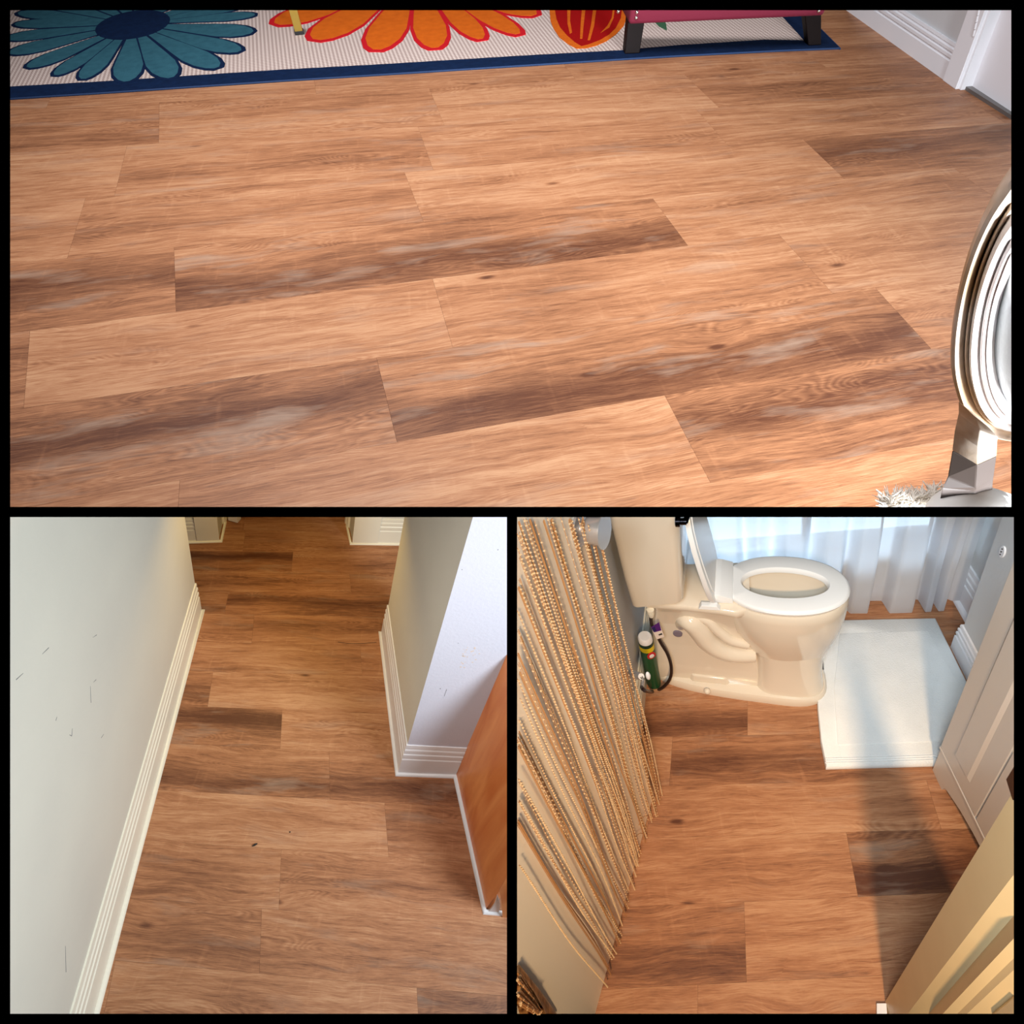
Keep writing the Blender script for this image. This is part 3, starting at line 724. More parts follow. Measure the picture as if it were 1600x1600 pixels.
# hanging front board whose splintered lower end shows, and the chipped plinth corner
PB2 = Pln(B, B.at(783, 1400, 0.06), B.at(792, 1402, .06))
bm = bmesh.new()
v0 = [PF.pk(*p_, .012) for p_ in ((780, 1388), (783, 1402), (784, 1415), (786, 1440), (788, 1446), (789.5, 1440), (791, 1447), (800, 1445), (802, 1350))]
PF.poly(bm, v0, .012, .018); put(B, 'front_board', bm, ow, wp)
bm = bmesh.new(); v0 = [PF.pk(*p_, .002) for p_ in ((762, 1424), (766, 1421), (773, 1411), (777, 1398), (780, 1406), (781, 1417), (779, 1424))]
PF.poly(bm, v0, .0, .006); put(B, 'chipped_corner', bm, M['trim'], wp)
# blemishes on the white end face
st = mat('tan_stain', srgb(206, 186, 172), .8)
bm = bmesh.new()
for (xa, ya, r_) in ((688, 1076, .0022), (778, 859, .0016), (697, 1079, .001), (722, 890, .0014), (716, 1005, .0014), (693, 1090, .001)):
    q = PE.pk(xa, ya, .001); PE.poly(bm, [(q[0] + r_ * math.cos(a), q[1] + r_ * 1.3 * math.sin(a)) for a in [k * 1.047 for k in range(6)]], .0009, .0012)
q = PE.pk(694, 1088, .001); q2 = PE.pk(698, 1077, .001)
PE.poly(bm, [(q[0] - .0006, q[1]), (q[0] + .0006, q[1]), (q2[0] + .0006, q2[1]), (q2[0] - .0006, q2[1])], .0009, .0013)
o = put(B, 'scuff_marks', bm, scr, we); o['kind'] = 'stuff'
bm = bmesh.new(); rnd = random.Random(2)
for _ in range(26):
    xa, ya = rnd.gauss(732, 7), rnd.gauss(1022, 9); r_ = rnd.uniform(.0015, .004)
    q = PE.pk(xa, ya, .001); PE.poly(bm, [(q[0] + r_ * math.cos(a), q[1] + r_ * math.sin(a)) for a in [k * 1.047 for k in range(6)]], .0009, .0011)
o = put(B, 'stain', bm, st, we); o['kind'] = 'stuff'

# far end of the hallway: wall stubs either side of a doorway
def far_side(c, inner_pt, outer_pt, casing_x, side, label_w, label_b, n):
    """c corner pixel of the moulding, inner_pt deeper along the reveal, outer_pt along the wall face"""
    Pf = Pln(B, outer_pt, c, -(SR + BT)) if side < 0 else Pln(B, c, outer_pt, -(SR + BT))
    Pr = Pln(B, c, inner_pt, -(SR + BT) if True else 0)
    mid = B.at((c[0] + outer_pt[0]) / 2, c[1])
    # the reveal plane faces the opening
    open_dir = Vector((1, 0, 0)) if side < 0 else Vector((-1, 0, 0))
    a = B.at(*c); b_ = B.at(*inner_pt); dv = (b_ - a).normalized(); nn = Vector((-dv.y, dv.x, 0))
    if nn.dot(open_dir) < 0: nn = -nn
    Kc = a - nn * (SR + BT) - Pf.N * (SR + BT)
    o_ = B.at(*outer_pt); Ko = Kc + (Pf.S * -1 if side < 0 else Pf.S) * .9
    Ki = Kc + dv * .16
    bm = bmesh.new(); prism(bm, [Ko, Kc, Ki, Ki + (Ko - Kc)], (0, 0, 2.2))
    tag(put(B, 'wall_far', bm, M['wall_cream']), label_w, None, None, 'structure')
    PFx = Pln(B, Kc, Ko)
    sc = abs((B.at(casing_x, c[1]) - a).dot(PFx.S))
    pth = [Ko, Kc, Ki]; d0 = (Kc - Ko).normalized(); sg = 1 if Vector((-d0.y, d0.x, 0)).dot(Pf.N) > 0 else -1
    hb = PFx.pk(casing_x + (-14 if side < 0 else 14), 812, BT)[1]
    bm = bmesh.new(); sweep(bm, [Ko, PFx.P((sc + BT, 0))], [(o * sg, z) for o, z in rib_profile(hb, BT)])
    tag(put(B, 'baseboard_far', bm, M['trim_cream']), label_b, None, None, 'structure')
    bm = bmesh.new(); PFx.box(bm, -.004, sc + BT, 0, 2.1, 0, BT + .004)
    bm2 = bmesh.new(); sweep(bm2, pth, [(o * sg, z) for o, z in quarter(SR, BT)])
    tag(put(B, 'trim_%d' % n, bm2, M['trim_cream'], smooth=50), 'cream quarter round at the foot of the ' + label_w, None, None, 'structure')
    tag(put(B, 'trim_%d' % (n + 1), bm, M['trim_cream'], bevel=.001), 'flat door casing on the ' + label_w, None, None, 'structure')
    # moulded casing on the reveal
    bm = bmesh.new(); p0 = Ki - dv * .02
    prf = [(0, 0), (.012, 0), (.014, .012), (.010, .016), (.016, .024), (.012, .030), (.018, .045), (.018, .06), (0, .06)]
    prism(bm, [p0 + nn * a_ * 1.2 + dv * b_ for a_, b_ in prf], (0, 0, 2.1))
    tag(put(B, 'trim_%d' % (n + 2), bm, M['trim_cream']), 'moulded edge of the ' + label_w, None, None, 'structure')
    return Kc, Ki, nn, dv
f1 = far_side((348, 848), (352, 829), (294, 850), 317, -1, 'left wall stub at the far end of the hallway', 'fluted cream baseboard left of the far doorway', 4)
f2_ = far_side((546, 852), (541, 829), (630, 853), 583, 1, 'right wall stub at the far end of the hallway', 'fluted cream baseboard right of the far doorway', 7)
# white door foot beyond the doorway
bm = bmesh.new(); a = B.at(363, 815, 0); b_ = B.at(372, 818, 0); dn = (b_ - a).normalized()
PDf = Pln(B, (362, 816), (373, 819)); 
d2 = thing(B, 'door_2', PDf.P((0, 0)), 'edge of a white door standing open beyond the left wall stub', 'door'); d2['kind'] = 'structure'; del d2['category']
PDf.box(bm, -.02, (b_ - a).length, .008, 2.0, -.04, 0); put(B, 'door_panel', bm, M['door_white'], d2)
# hair and two crumbs on the floor
bm = bmesh.new(); tube(bm, catmull([B.at(x, y, .001) for x, y in ((528, 1003), (545, 1005.5), (565, 1005.5), (588, 1003.5))], 5), .0011, 5)
tag(put(B, 'hair', bm, M['dark']), 'dark curved hair lying on the hallway floor near the right wall', 'hair')
bm = bmesh.new(); tube(bm, [B.at(394, 1322, .003), B.at(398, 1320, .005), B.at(402, 1318, .003)], [.002, .004, .002], 6)
tag(put(B, 'crumb', bm, M['dark']), 'larger black crumb near the middle of the hallway floor', 'crumb')
bm = bmesh.new(); ball(bm, B.at(453, 1300, .0015), .003, 6, 4)
tag(put(B, 'crumb', bm, M['dark']), 'tiny black speck to the right of the larger crumb', 'crumb')

# ================================================================== BATHROOM (bottom right)
# --- left door with a gold string curtain hung over it
PDo = Pln(C, (930, 1584), (1020, 1245), 0, z0=.008)
sE = PDo.pk(1020, 1245)[0]
doorC = thing(C, 'door_3', PDo.P((sE, -.008)), 'open cream door behind the gold string curtain', 'door'); doorC['kind'] = 'structure'; del doorC['category']
bm = bmesh.new(); PDo.box(bm, -1.6, sE, 0, 2.0, -.035, 0); put(C, 'door_panel', bm, M['door_cream'], doorC, bevel=.0)
chrome = mat('brushed_nickel', srgb(206, 202, 200), .3, .7)
ks = PDo.pk(905, 826)
kp = PDo.P(ks)
bm = bmesh.new()
kd = (C.pl(952, 832, kp, Vector((0, 0, 1)).cross((kp - C.C)).cross((kp - C.C))) - kp) if False else PDo.N
def lathe(bm, o, ax, prof, seg=20):
    ax = ax.normalized(); u = ax.cross(Vector((0, 0, 1))).normalized(); w = ax.cross(u)
    loft(bm, [[o + ax * a + (u * math.cos(t) + w * math.sin(t)) * r for t in [2 * math.pi * k / seg for k in range(seg)]] for a, r in prof])
# length so the knob end reaches pixel x ~ 950
lk = .02
for _ in range(200):
    if C.px(kp + kd * lk)[0] > 945: break
    lk += .001
rk = .001
for _ in range(100):
    p = kp + kd * lk * .8
    if C.px(p + Vector((0, 0, -rk)))[1] > 847: break
    rk += .0005
lathe(bm, kp, kd, [(-.002, rk * 1.25), (lk * .10, rk * 1.25), (lk * .12, rk * .5), (lk * .3, rk * .45), (lk * .34, rk * .9), (lk * .5, rk), (lk * .94, rk), (lk * .955, rk * 1.22), (lk, rk * 1.22), (lk * 1.001, rk * .8)])
put(C, 'door_knob', bm, chrome, doorC, smooth=35)

goldm = mat('gold_string', srgb(196, 142, 92), .5, .1)
beadm = mat('gold_glitter_beads', srgb(250, 214, 166), .2, .35)
rnd = random.Random(21)
verts, faces = [], []; bverts, bfaces = [], []
s_lo = PDo.pk(940, 1556)[0]
def add_tube(pts, r, V_, F_):
    n0 = len(V_)
    for p in pts:
        for k in range(4):
            a = k * math.pi / 2
            V_.append(tuple(p + PDo.S * math.cos(a) * r + PDo.N * math.sin(a) * r))
    for i in range(len(pts) - 1):
        for k in range(4):
            a = n0 + i * 4; F_.append((a + k, a + (k + 1) % 4, a + 4 + (k + 1) % 4, a + 4 + k))
def add_bead(p, r):
    n0 = len(bverts)
    for v in ((r, 0, 0), (-r, 0, 0), (0, r, 0), (0, -r, 0), (0, 0, r), (0, 0, -r)): bverts.append((p.x + v[0], p.y + v[1], p.z + v[2]))
    for f in ((0, 2, 4), (2, 1, 4), (1, 3, 4), (3, 0, 4), (2, 0, 5), (1, 2, 5), (3, 1, 5), (0, 3, 5)): bfaces.append(tuple(n0 + q for q in f))
nst = 60
zc_ = 0
for i in range(nst):
    u = (i + rnd.uniform(-.35, .35)) / (nst - 1)
    # strands bunch together and leave bare gaps
    g = max(0.0, u) ** .75 + .012 * math.sin(u * 60) + .02 * math.sin(u * 17 + 1)
    s = s_lo + (sE + .012 - s_lo) * g
    dep = rnd.uniform(.006, .024) + (.012 if u > .8 else 0)
    z0 = rnd.uniform(.012, .05) + (.0 if u > .15 else .0)
    kind = rnd.random(); ph = rnd.uniform(0, 6.28); am = rnd.uniform(.001, .004)
    sway = rnd.uniform(-.012, .012)
    pts = []; z = z0
    while z < 1.55:
        k = (z - z0)
        p = PDo.P((s + am * math.sin(z * 7 + ph) + sway * math.exp(-k * 2.5), z), dep + .003 * math.sin(z * 5 + ph))
        pts.append(p); z += .02
    pts = [p for p in pts if C.inside(p, .0)]
    if len(pts) < 2: continue
    add_tube(pts, .0008, verts, faces)
    if kind < .80:
        st_ = .0084 if kind < .5 else .0125; rr = .0028 if kind < .5 else .0026
        for a_, b_ in zip(pts[:-1], pts[1:]):
            L_ = (b_ - a_).length; n = max(1, int(L_ / st_))
            for q in range(n): add_bead(a_.lerp(b_, (q + .5) / n) + PDo.N * .001, rr * rnd.uniform(.8, 1.1))
    else:                                       # thicker plain cord beside it
        add_tube([p + PDo.S * .003 for p in pts], .0017, verts, faces)
    if kind > .6:
        o_ = rnd.uniform(.003, .0045); add_tube([p + PDo.S * o_ for p in pts], .0010, verts, faces)
# loose ends by the door edge
for pxs in (((1003, 1100), (1008, 1128), (1010, 1148), (1005, 1150), (1000, 1146)), ((1004, 1150), (1014, 1185), (1024, 1210), (1034, 1230)), ((1002, 1152), (1016, 1180), (1020, 1205), (1026, 1237)), ((998, 1290), (1006, 1276), (1018, 1274)), ((990, 1310), (1000, 1302), (1006, 1304))):
    pts = catmull([PDo.room.pl(x, y, PDo.O + PDo.N * .012, PDo.N) for x, y in pxs], 5); add_tube(pts, .0013, verts, faces)
    for p in pts[::2]: add_bead(p, .002)
# bunched strands and wrap at the near lower corner
for i in range(26):
    a = rnd.uniform(0, 1); pts = []
    x0, y0 = 800 + rnd.uniform(-10, 10), 1512 + a * 50; x1, y1 = 850 + a * 20 - rnd.uniform(0, 10), 1600
    for t in range(8):
        t /= 7; x = x0 + (x1 - x0) * t + 6 * math.sin(t * 3.1) * (1 - a); y = y0 + (y1 - y0) * t
        pts.append(C.pl(x, y, PDo.O + PDo.N * (.02 + .02 * a), PDo.N))
    pts = [p for p in pts if C.inside(p)]
    if len(pts) > 1:
        add_tube(pts, .0022, verts, faces)
        for p in pts: add_bead(p, .003)
base = PDo.P((s_lo, 0))
cur = thing(C, 'string_curtain', base, 'curtain of thin glittering gold strings and beads hanging down the cream door', 'curtain')
def raw(name, V_, F_, m, parent, kind=None):
    me = bpy.data.meshes.new(name); b0 = BASE[parent]
    me.from_pydata([(v[0] - b0.x, v[1] - b0.y, v[2] - b0.z) for v in V_], [], F_); me.materials.append(m); me.update()
    o = bpy.data.objects.new(name, me); COL.objects.link(o); o.parent = parent; OWN['C'].append(o)
    if kind: o['kind'] = kind
    return o
raw('strings', verts, faces, goldm, cur, 'stuff'); raw('beads', bverts, bfaces, beadm, cur, 'stuff')
# dark amber tangle at the lower left corner
amber = mat('amber_and_black_marbled_cloth', srgb(60, 18, 8), .35, noise=(38, srgb(206, 150, 92), .12))
bm = bmesh.new(); secs = []
for (xa, ya, xb, yb, th) in ((796, 1530, 812, 1508, .006), (806, 1556, 832, 1532, .014), (815, 1590, 850, 1555, .016), (822, 1620, 870, 1584, .012), (830, 1650, 885, 1610, .01)):
    a_ = C.pl(xa, ya, PDo.O + PDo.N * .006, PDo.N); b_ = C.pl(xb, yb, PDo.O + PDo.N * .006, PDo.N)
    secs.append([a_.lerp(b_, t) + PDo.N * (th * math.sin(t * 3.1416) * (1 + .25 * math.sin(t * 23))) for t in [k / 10 for k in range(11)]] + [b_ - PDo.N * .003, a_ - PDo.N * .003])
loft(bm, secs)
tag(put(C, 'scarf', bm, amber, smooth=60), 'bunched amber and black marbled cloth against the foot of the cream door', 'cloth')

# --- wall behind the toilet, with baseboard
LWp = Pln(C, (1003, 1152), (1000, 1100), -.02)
LW = Pln(C, (1005, 1152), (1016, 1040), -.018)
bm = bmesh.new(); LW.box(bm, -.35, 1.2, 0, 1.9, -.08, 0)
tag(put(C, 'wall_left', bm, M['wall_grey']), 'bluish grey bathroom wall behind the toilet tank', None, None, 'structure')
d0 = [LW.P((-.35, 0)), LW.P((1.2, 0))]; sg = signed(d0, LW.N)
bm = bmesh.new(); sweep(bm, d0, [(o * sg, z) for o, z in rib_profile(.17, .012)])
tag(put(C, 'baseboard_left', bm, M['trim_cream']), 'fluted white baseboard behind the toilet', None, None, 'structure')

# --- back wall with the window, curtain in front
PBk = Pln(C, (1340, 945), (1490, 940), -.07)
sL, sRr = -1.6, PBk.pk(1497, 940)[0] + .35
zw = PBk.pk(1300, 856)[1]
wb = bmesh.new()
PBk.box(wb, sL, sRr, 0, zw, -.10, 0); 
ww = put(C, 'wall_back', wb, M['wall_cream']); tag(ww, 'cream wall below the bathroom window, behind the white curtain', None, None, 'structure')
bm = bmesh.new(); wx0, wx1 = PBk.pk(1075, 830)[0], PBk.pk(1478, 830)[0]
PBk.box(bm, sL, wx0, zw, 1.2, -.10, 0); PBk.box(bm, wx1, sRr, zw, 1.2, -.10, 0)
tag(put(C, 'wall_back', bm, M['wall_cream']), 'cream wall either side of the bathroom window', None, None, 'structure')
sky = bpy.data.materials.new('bright_frosted_window'); sky.use_nodes = True
nt = sky.node_tree; nt.nodes.remove(nt.nodes['Principled BSDF']); em = nt.nodes.new('ShaderNodeEmission'); em.inputs[0].default_value = (.57, .80, 1, 1); em.inputs[1].default_value = 7
nt.links.new(em.outputs[0], nt.nodes['Material Output'].inputs[0])
win = thing(C, 'window_1', PBk.P((wx0, zw)), 'daylit frosted bathroom window behind the white curtain', 'window'); win['kind'] = 'structure'; del win['category']
bm = bmesh.new(); PBk.box(bm, wx0, wx1, zw + .01, 1.2, -.09, -.08); put(C, 'window_pane', bm, sky, win)
bm = bmesh.new(); PBk.box(bm, wx0, wx1, zw, zw + .018, -.10, .01); put(C, 'window_sill', bm, M['trim'], win, bevel=.002)
for k in (0, .5, 1):
    sm = wx0 + (wx1 - wx0) * k
    bm = bmesh.new(); PBk.box(bm, sm - .015, sm + .015, zw + .018, 1.2, -.08, -.05); put(C, 'window_frame', bm, M['trim'], win)
d0 = [PBk.P((sL, 0)), PBk.P((sRr, 0))]; sg = signed(d0, PBk.N)
bm = bmesh.new(); sweep(bm, d0, [(o * sg, z) for o, z in rib_profile(.15, .012)])
tag(put(C, 'baseboard_back', bm, M['trim']), 'white baseboard under the hem of the white curtain', None, None, 'structure')
bm = bmesh.new(); sweep(bm, d0, [(o * sg, z) for o, z in quarter(.016, .012)])
tag(put(C, 'trim_10', bm, M['trim'], smooth=50), 'white quarter round under the hem of the white curtain', None, None, 'structure')
shc = bpy.data.materials.new('sheer_white_curtain_fabric'); shc.use_nodes = True
nt = shc.node_tree; b = nt.nodes['Principled BSDF']; b.inputs['Base Color'].default_value = srgb(236, 234, 236); b.inputs['Roughness'].default_value = .9; b.inputs['Specular IOR Level'].default_value = .1
tr = nt.nodes.new('ShaderNodeBsdfTranslucent'); tr.inputs[0].default_value = srgb(236, 238, 244); mx = nt.nodes.new('ShaderNodeMixShader'); mx.inputs[0].default_value = .56
tp = nt.nodes.new('ShaderNodeBsdfTransparent'); mx2 = nt.nodes.new('ShaderNodeMixShader'); mx2.inputs[0].default_value = .10
nt.links.new(b.outputs[0], mx.inputs[1]); nt.links.new(tr.outputs[0], mx.inputs[2]); nt.links.new(mx.outputs[0], mx2.inputs[1]); nt.links.new(tp.outputs[0], mx2.inputs[2])
nt.links.new(mx2.outputs[0], nt.nodes['Material Output'].inputs[0])
PCt = Pln(C, (1340, 948), (1490, 942), 0, z0=.02)
# fold crests (front) and troughs (back) as pixels along the hem
fold = [(960, 0), (985, 1), (1010, 0), (1035, 1), (1060, 0), (1085, 1), (1108, 0), (1125, 1), (1150, 1), (1166, 0), (1185, 1), (1205, 0), (1224, 1), (1246, 1), (1262, 0), (1280, 1), (1300, 1), (1316, 0), (1328, 1), (1350, 1), (1358, 0), (1380, 0), (1388, 1), (1418, 1), (1426, 0), (1434, 0), (1440, 1), (1450, 1), (1457, 0), (1463, 1), (1470, 1), (1476, 0), (1488, .3), (1500, .3)]
fs = [(PCt.pk(x, 946)[0], d) for x, d in fold]
pts = []
for (sa, da), (sb, db) in zip(fs[:-1], fs[1:]):
    for k in range(6):
        t = k / 6; e_ = t * t * (3 - 2 * t); pts.append((sa + (sb - sa) * t, da + (db - da) * e_))
bm = bmesh.new(); rows = []
for j in range(13):
    z = .0 + j / 12 * 1.0
    rows.append([PCt.P((s_ + .004 * math.sin(s_ * 40 + z * 3), z - (.015 * (d_ - .5) if j == 0 else 0)), (d_ - .45) * .055 + .006 * math.sin(z * 6 + s_ * 9)) for s_, d_ in pts])
vv = [[bm.verts.new(p) for p in r_] for r_ in rows]
for i in range(len(vv) - 1):
    for k in range(len(vv[0]) - 1): face(bm, (vv[i][k], vv[i][k + 1], vv[i + 1][k + 1], vv[i + 1][k]))
tag(put(C, 'window_curtain', bm, shc, smooth=80, fill=False), 'sheer white curtain hanging in soft folds behind the toilet', 'curtain')

# --- right wall: recessed part, then the projecting part with the outlet cover
PRa = Pln(C, (1495, 942), (1512, 972), -.018); e1 = PRa.pk(1520, 985)[0]
bm = bmesh.new(); PRa.box(bm, -.12, e1, 0, 1.9, -.10, 0)
tag(put(C, 'wall_right', bm, M['wall_grey']), 'grey wall in the corner right of the white curtain', None, None, 'structure')
d0 = [PRa.P((-.1, 0)), PRa.P((e1, 0))]; sg = signed(d0, PRa.N)
bm = bmesh.new(); sweep(bm, d0, [(o * sg, z) for o, z in rib_profile(.19, .012)]); tag(put(C, 'baseboard_right', bm, M['trim']), 'fluted baseboard in the corner right of the curtain', None, None, 'structure')
bm = bmesh.new(); sweep(bm, d0, [(o * sg, z) for o, z in quarter(.016, .012)]); tag(put(C, 'trim_11', bm, M['trim'], smooth=50), 'white quarter round in the corner right of the curtain', None, None, 'structure')
PRb = Pln(C, (1487, 1015), (1512, 1066), -.012); r0 = PRb.pk(1502, 985)[0]
r0 = (C.at(1487, 1015) - PRb.O).dot(PRb.S)
bm = bmesh.new(); PRb.box(bm, r0, 1.6, 0, 1.9, -.10, 0)
wr = put(C, 'wall_right', bm, M['wall_grey']); tag(wr, 'pale projecting wall with the small oval cover plate', None, None, 'structure')
zb2 = PRb.pk(1503, 984, .012)[1]
d0 = [PRb.P((r0, 0), -.08), PRb.P((r0, 0)), PRb.P((1.4, 0))]; sg = -signed(d0, PRb.N) if False else None
dv = (d0[2] - d0[1]).normalized(); sg = 1 if Vector((-dv.y, dv.x, 0)).dot(PRb.N) > 0 else -1
bm = bmesh.new(); sweep(bm, d0, [(o * sg, z) for o, z in rib_profile(zb2, .012)]); tag(put(C, 'baseboard_right', bm, M['trim']), 'fluted baseboard on the projecting wall beside the bath mat', None, None, 'structure')
# oval cover
op = PRb.pk(1568, 862); ol = thing(C, 'cover_plate', PRb.P(op), 'small oval cover plate with screws on the pale right wall', 'plate')
bm = bmesh.new(); dzz = abs(PRb.pk(1568, 850)[1] - PRb.pk(1568, 874)[1]) / 2 
def oval(bm, cx, cz, a, h, d0_, d1_, n=24): PRb.poly(bm, [(cx + a * math.cos(t), cz + h * math.sin(t)) for t in [2 * math.pi * k / n for k in range(n)]], d0_, d1_)
oval(bm, op[0], op[1], dzz * .62, dzz * 1.05, 0, .005); put(C, 'plate', bm, M['trim'], ol, bevel=.001)
for kx, kz in ((0, .55), (0, 0), (0, -.55)):
    bm = bmesh.new(); oval(bm, op[0] + kx, op[1] + kz * dzz, dzz * .10, dzz * .10, .004, .007, 8); put(C, 'screw', bm, M['dark'], ol)

# --- bath mat
towel = mat('white_terry_cloth', srgb(240, 240, 238), .95, bump=(260, .8), noise=(12, srgb(230, 231, 230), .25), spec=.1)
mh = .022
zq = lambda x, y: C.at(x, y, mh)
cor = [(1462, 965), 'wa', 'wb', (1291, 1198), (1283, 1160), (1278, 1110), (1277, 1085), (1281, 1058), (1287, 1046), (1284, 1020), (1279, 990), (1283, 975), (1300, 970), (1322, 968)]
bmat = thing(C, 'bath_mat', C.at(1380, 1080, 0), 'thick white bath mat with stitched border on the floor right of the toilet', 'mat')
wa_ = PRb.P((PRb.pk(1490, 1020)[0], 0), .022); wd_ = PRb.S
b0_ = zq(1291, 1198); b1_ = zq(1458, 1193); bd_ = b1_ - b0_
t_ = ((b0_.x - wa_.x) * bd_.y - (b0_.y - wa_.y) * bd_.x) / (wd_.x * bd_.y - wd_.y * bd_.x)
sub_ = {'wa': wa_, 'wb': wa_ + wd_ * t_}
outl = [sub_[p] if isinstance(p, str) else zq(*p) for p in cor]; outl = [Vector((p.x, p.y, mh)) for p in outl]; cm_ = sum(outl, Vector()) / len(outl)
bm = bmesh.new(); secs = []
for sc_, z in ((1.0, .001), (1.004, .008), (1.0, .016), (.985, mh), ): secs.append([Vector((cm_.x + (p.x - cm_.x) * sc_, cm_.y + (p.y - cm_.y) * sc_, z)) for p in outl])
loft(bm, secs); put(C, 'mat_body', bm, towel, bmat, smooth=60)
ib = [(1309, 1164), (1303, 1075), (1308, 1030), (1312, 990), (1450, 985), (1500, 1072), (1530, 1130), (1500, 1157)]
bm = bmesh.new(); ring_ = [C.at(x, y, mh + .003) for x, y in ib]
prism(bm, [Vector((p.x, p.y, mh - .004)) for p in ring_], (0, 0, .0075)); put(C, 'mat_centre', bm, towel, bmat, bevel=.002, smooth=60)
for k, (ya, yb) in enumerate(((1184, 1180.5), (1187.5, 1184), (1191, 1187.5))):
    bm = bmesh.new(); tube(bm, [C.at(1290 - k * .3, ya + 1, mh + .0005), C.at(1380, ya - 1, mh + .0005), C.at(1480, yb - 1, mh + .0005)], .0022, 5); put(C, 'stitched_rib', bm, towel, bmat)

# --- toilet
porc = mat('white_porcelain', srgb(226, 214, 196), .12, coat=.4, spec=.5)
seatp = mat('white_seat_plastic', srgb(238, 240, 242), .22, spec=.5)
zr = .545
cT = C.at(1222, 914, zr); eT = C.at(1320, 918, zr); UT = (eT - cT).normalized(); VT = Vector((0, 0, 1)).cross(UT)
def T(u, v, z): return Vector((cT.x, cT.y, 0)) + UT * u + VT * v + Vector((0, 0, z))
toi = thing(C, 'toilet', T(0, 0, 0), 'white two-piece toilet seen from its side with the lid raised', 'toilet')
def egg(a0, a1, b_, z, n=40, cut=None, p=2.3):
    out = []
    for k in range(n):
        t = 2 * math.pi * k / n; c, s = math.cos(t), math.sin(t)
        x = (a1 if c > 0 else -abs(a0)) * abs(c) ** (2 / p); y = b_ * (1 if s > 0 else -1) * abs(s) ** (2 / p)
        if cut is not None: x = max(x, cut)
        out.append(T(x, y, z))
    return out
def egg2(a0, a1, b_, z, tilt=0, n=40, p=2.2):
    return [q + Vector((0, 0, tilt * ((q - T(0, 0, 0)).dot(UT)))) for q in egg(a0, a1, b_, z, n, None, p)]
bm = bmesh.new()
secs = [egg2(-.10, .150, .085, .225), egg2(-.13, .165, .100, .29), egg2(-.165, .180, .118, .36), egg2(-.18, .190, .128, .43), egg2(-.19, .194, .132, .49), egg2(-.19, .193, .131, .52), egg2(-.185, .188, .126, .530),
        egg2(-.165, .150, .092, .530), egg2(-.155, .140, .085, .50), egg2(-.15, .135, .083, .47), egg2(-.12, .11, .065, .40), egg2(-.07, .06, .04, .33)]
loft(bm, secs); put(C, 'bowl', bm, porc, toi, smooth=60)
bm = bmesh.new()
loft(bm, [egg2(-.095, .160, .106, .0, p=3), egg2(-.090, .153, .100, .03, p=3), egg2(-.085, .142, .090, .10, p=2.8), egg2(-.085, .140, .087, .20, p=2.6), egg2(-.10, .150, .092, .27, p=2.4)])
put(C, 'pedestal', bm, porc, toi, smooth=50)
bm = bmesh.new()
loft(bm, [egg2(-.485, .160, .112, .0, p=2.8), egg2(-.488, .162, .114, .028, p=2.8), egg2(-.478, .155, .108, .040, p=2.8), egg2(-.46, .10, .080, .044, p=2.8)])
put(C, 'foot', bm, porc, toi, smooth=50)
# rear body under the deck
bm = bmesh.new()
def slab(u0, u1, b_, z, r=.02): 
    return [T(u0 + r, -b_, z), T((u0 + u1) / 2, -b_, z), T(u1 - r, -b_, z), T(u1, -b_ + r, z), T(u1, b_ - r, z), T(u1 - r, b_, z), T(u0 + r, b_, z), T(u0, b_ - r, z), T(u0, -b_ + r, z)]
loft(bm, [slab(-.475, -.05, .070, .03), slab(-.465, -.06, .062, .12), slab(-.455, -.08, .060, .25), slab(-.445, -.08, .066, .38), slab(-.43, -.10, .085, .47), slab(-.43, -.10, .098, .505), slab(-.43, -.12, .098, .528)])
put(C, 'rear_body', bm, porc, toi, bevel=.004, smooth=50)
def TP(x, y, v): 
    p = C.pl(x, y, T(0, v, 0), VT); return p
bm = bmesh.new()
path = catmull([TP(x, y, v) for x, y, v in ((1062, 977, -.01), (1067, 970, -.04), (1076, 968, -.066), (1090, 980, -.068), (1106, 1000, -.068), (1126, 1014, -.068), (1150, 1021, -.064), (1178, 1022, -.052))], 6)
tube(bm, path, [.030 + .012 * math.sin(math.pi * k / (len(path) - 1)) for k in range(len(path))], 16); put(C, 'trapway', bm, porc, toi, smooth=70)
bm = bmesh.new(); path = catmull([TP(x, y, v) for x, y, v in ((1085, 962, -.06), (1105, 968, -.066), (1122, 985, -.07), (1142, 1000, -.07), (1168, 1006, -.06))], 6)
tube(bm, path, .020, 12); put(C, 'trapway', bm, porc, toi, smooth=70)
# ledge with mounting boss and bolt cap
bm = bmesh.new(); loft(bm, [slab(-.33, -.17, .080, .04, .015), slab(-.325, -.18, .074, .075, .015)]); put(C, 'mounting_ledge', bm, porc, toi, bevel=.004, smooth=50)
bm = bmesh.new(); ball(bm, C.at(1105, 1080, .045), .013, 12, 8, (1, 1, .9)); put(C, 'bolt_cap', bm, porc, toi, smooth=70)
bm = bmesh.new(); q = TP(1059, 989, -.064); lathe(bm, q + VT * .004, -VT, [(0, .017), (.010, .017), (.011, .012)], 18); put(C, 'access_hole_shade', bm, mat('shaded_purple_grey', srgb(120, 110, 124), .5), toi)  # solid disc, coloured like the shade inside the hole
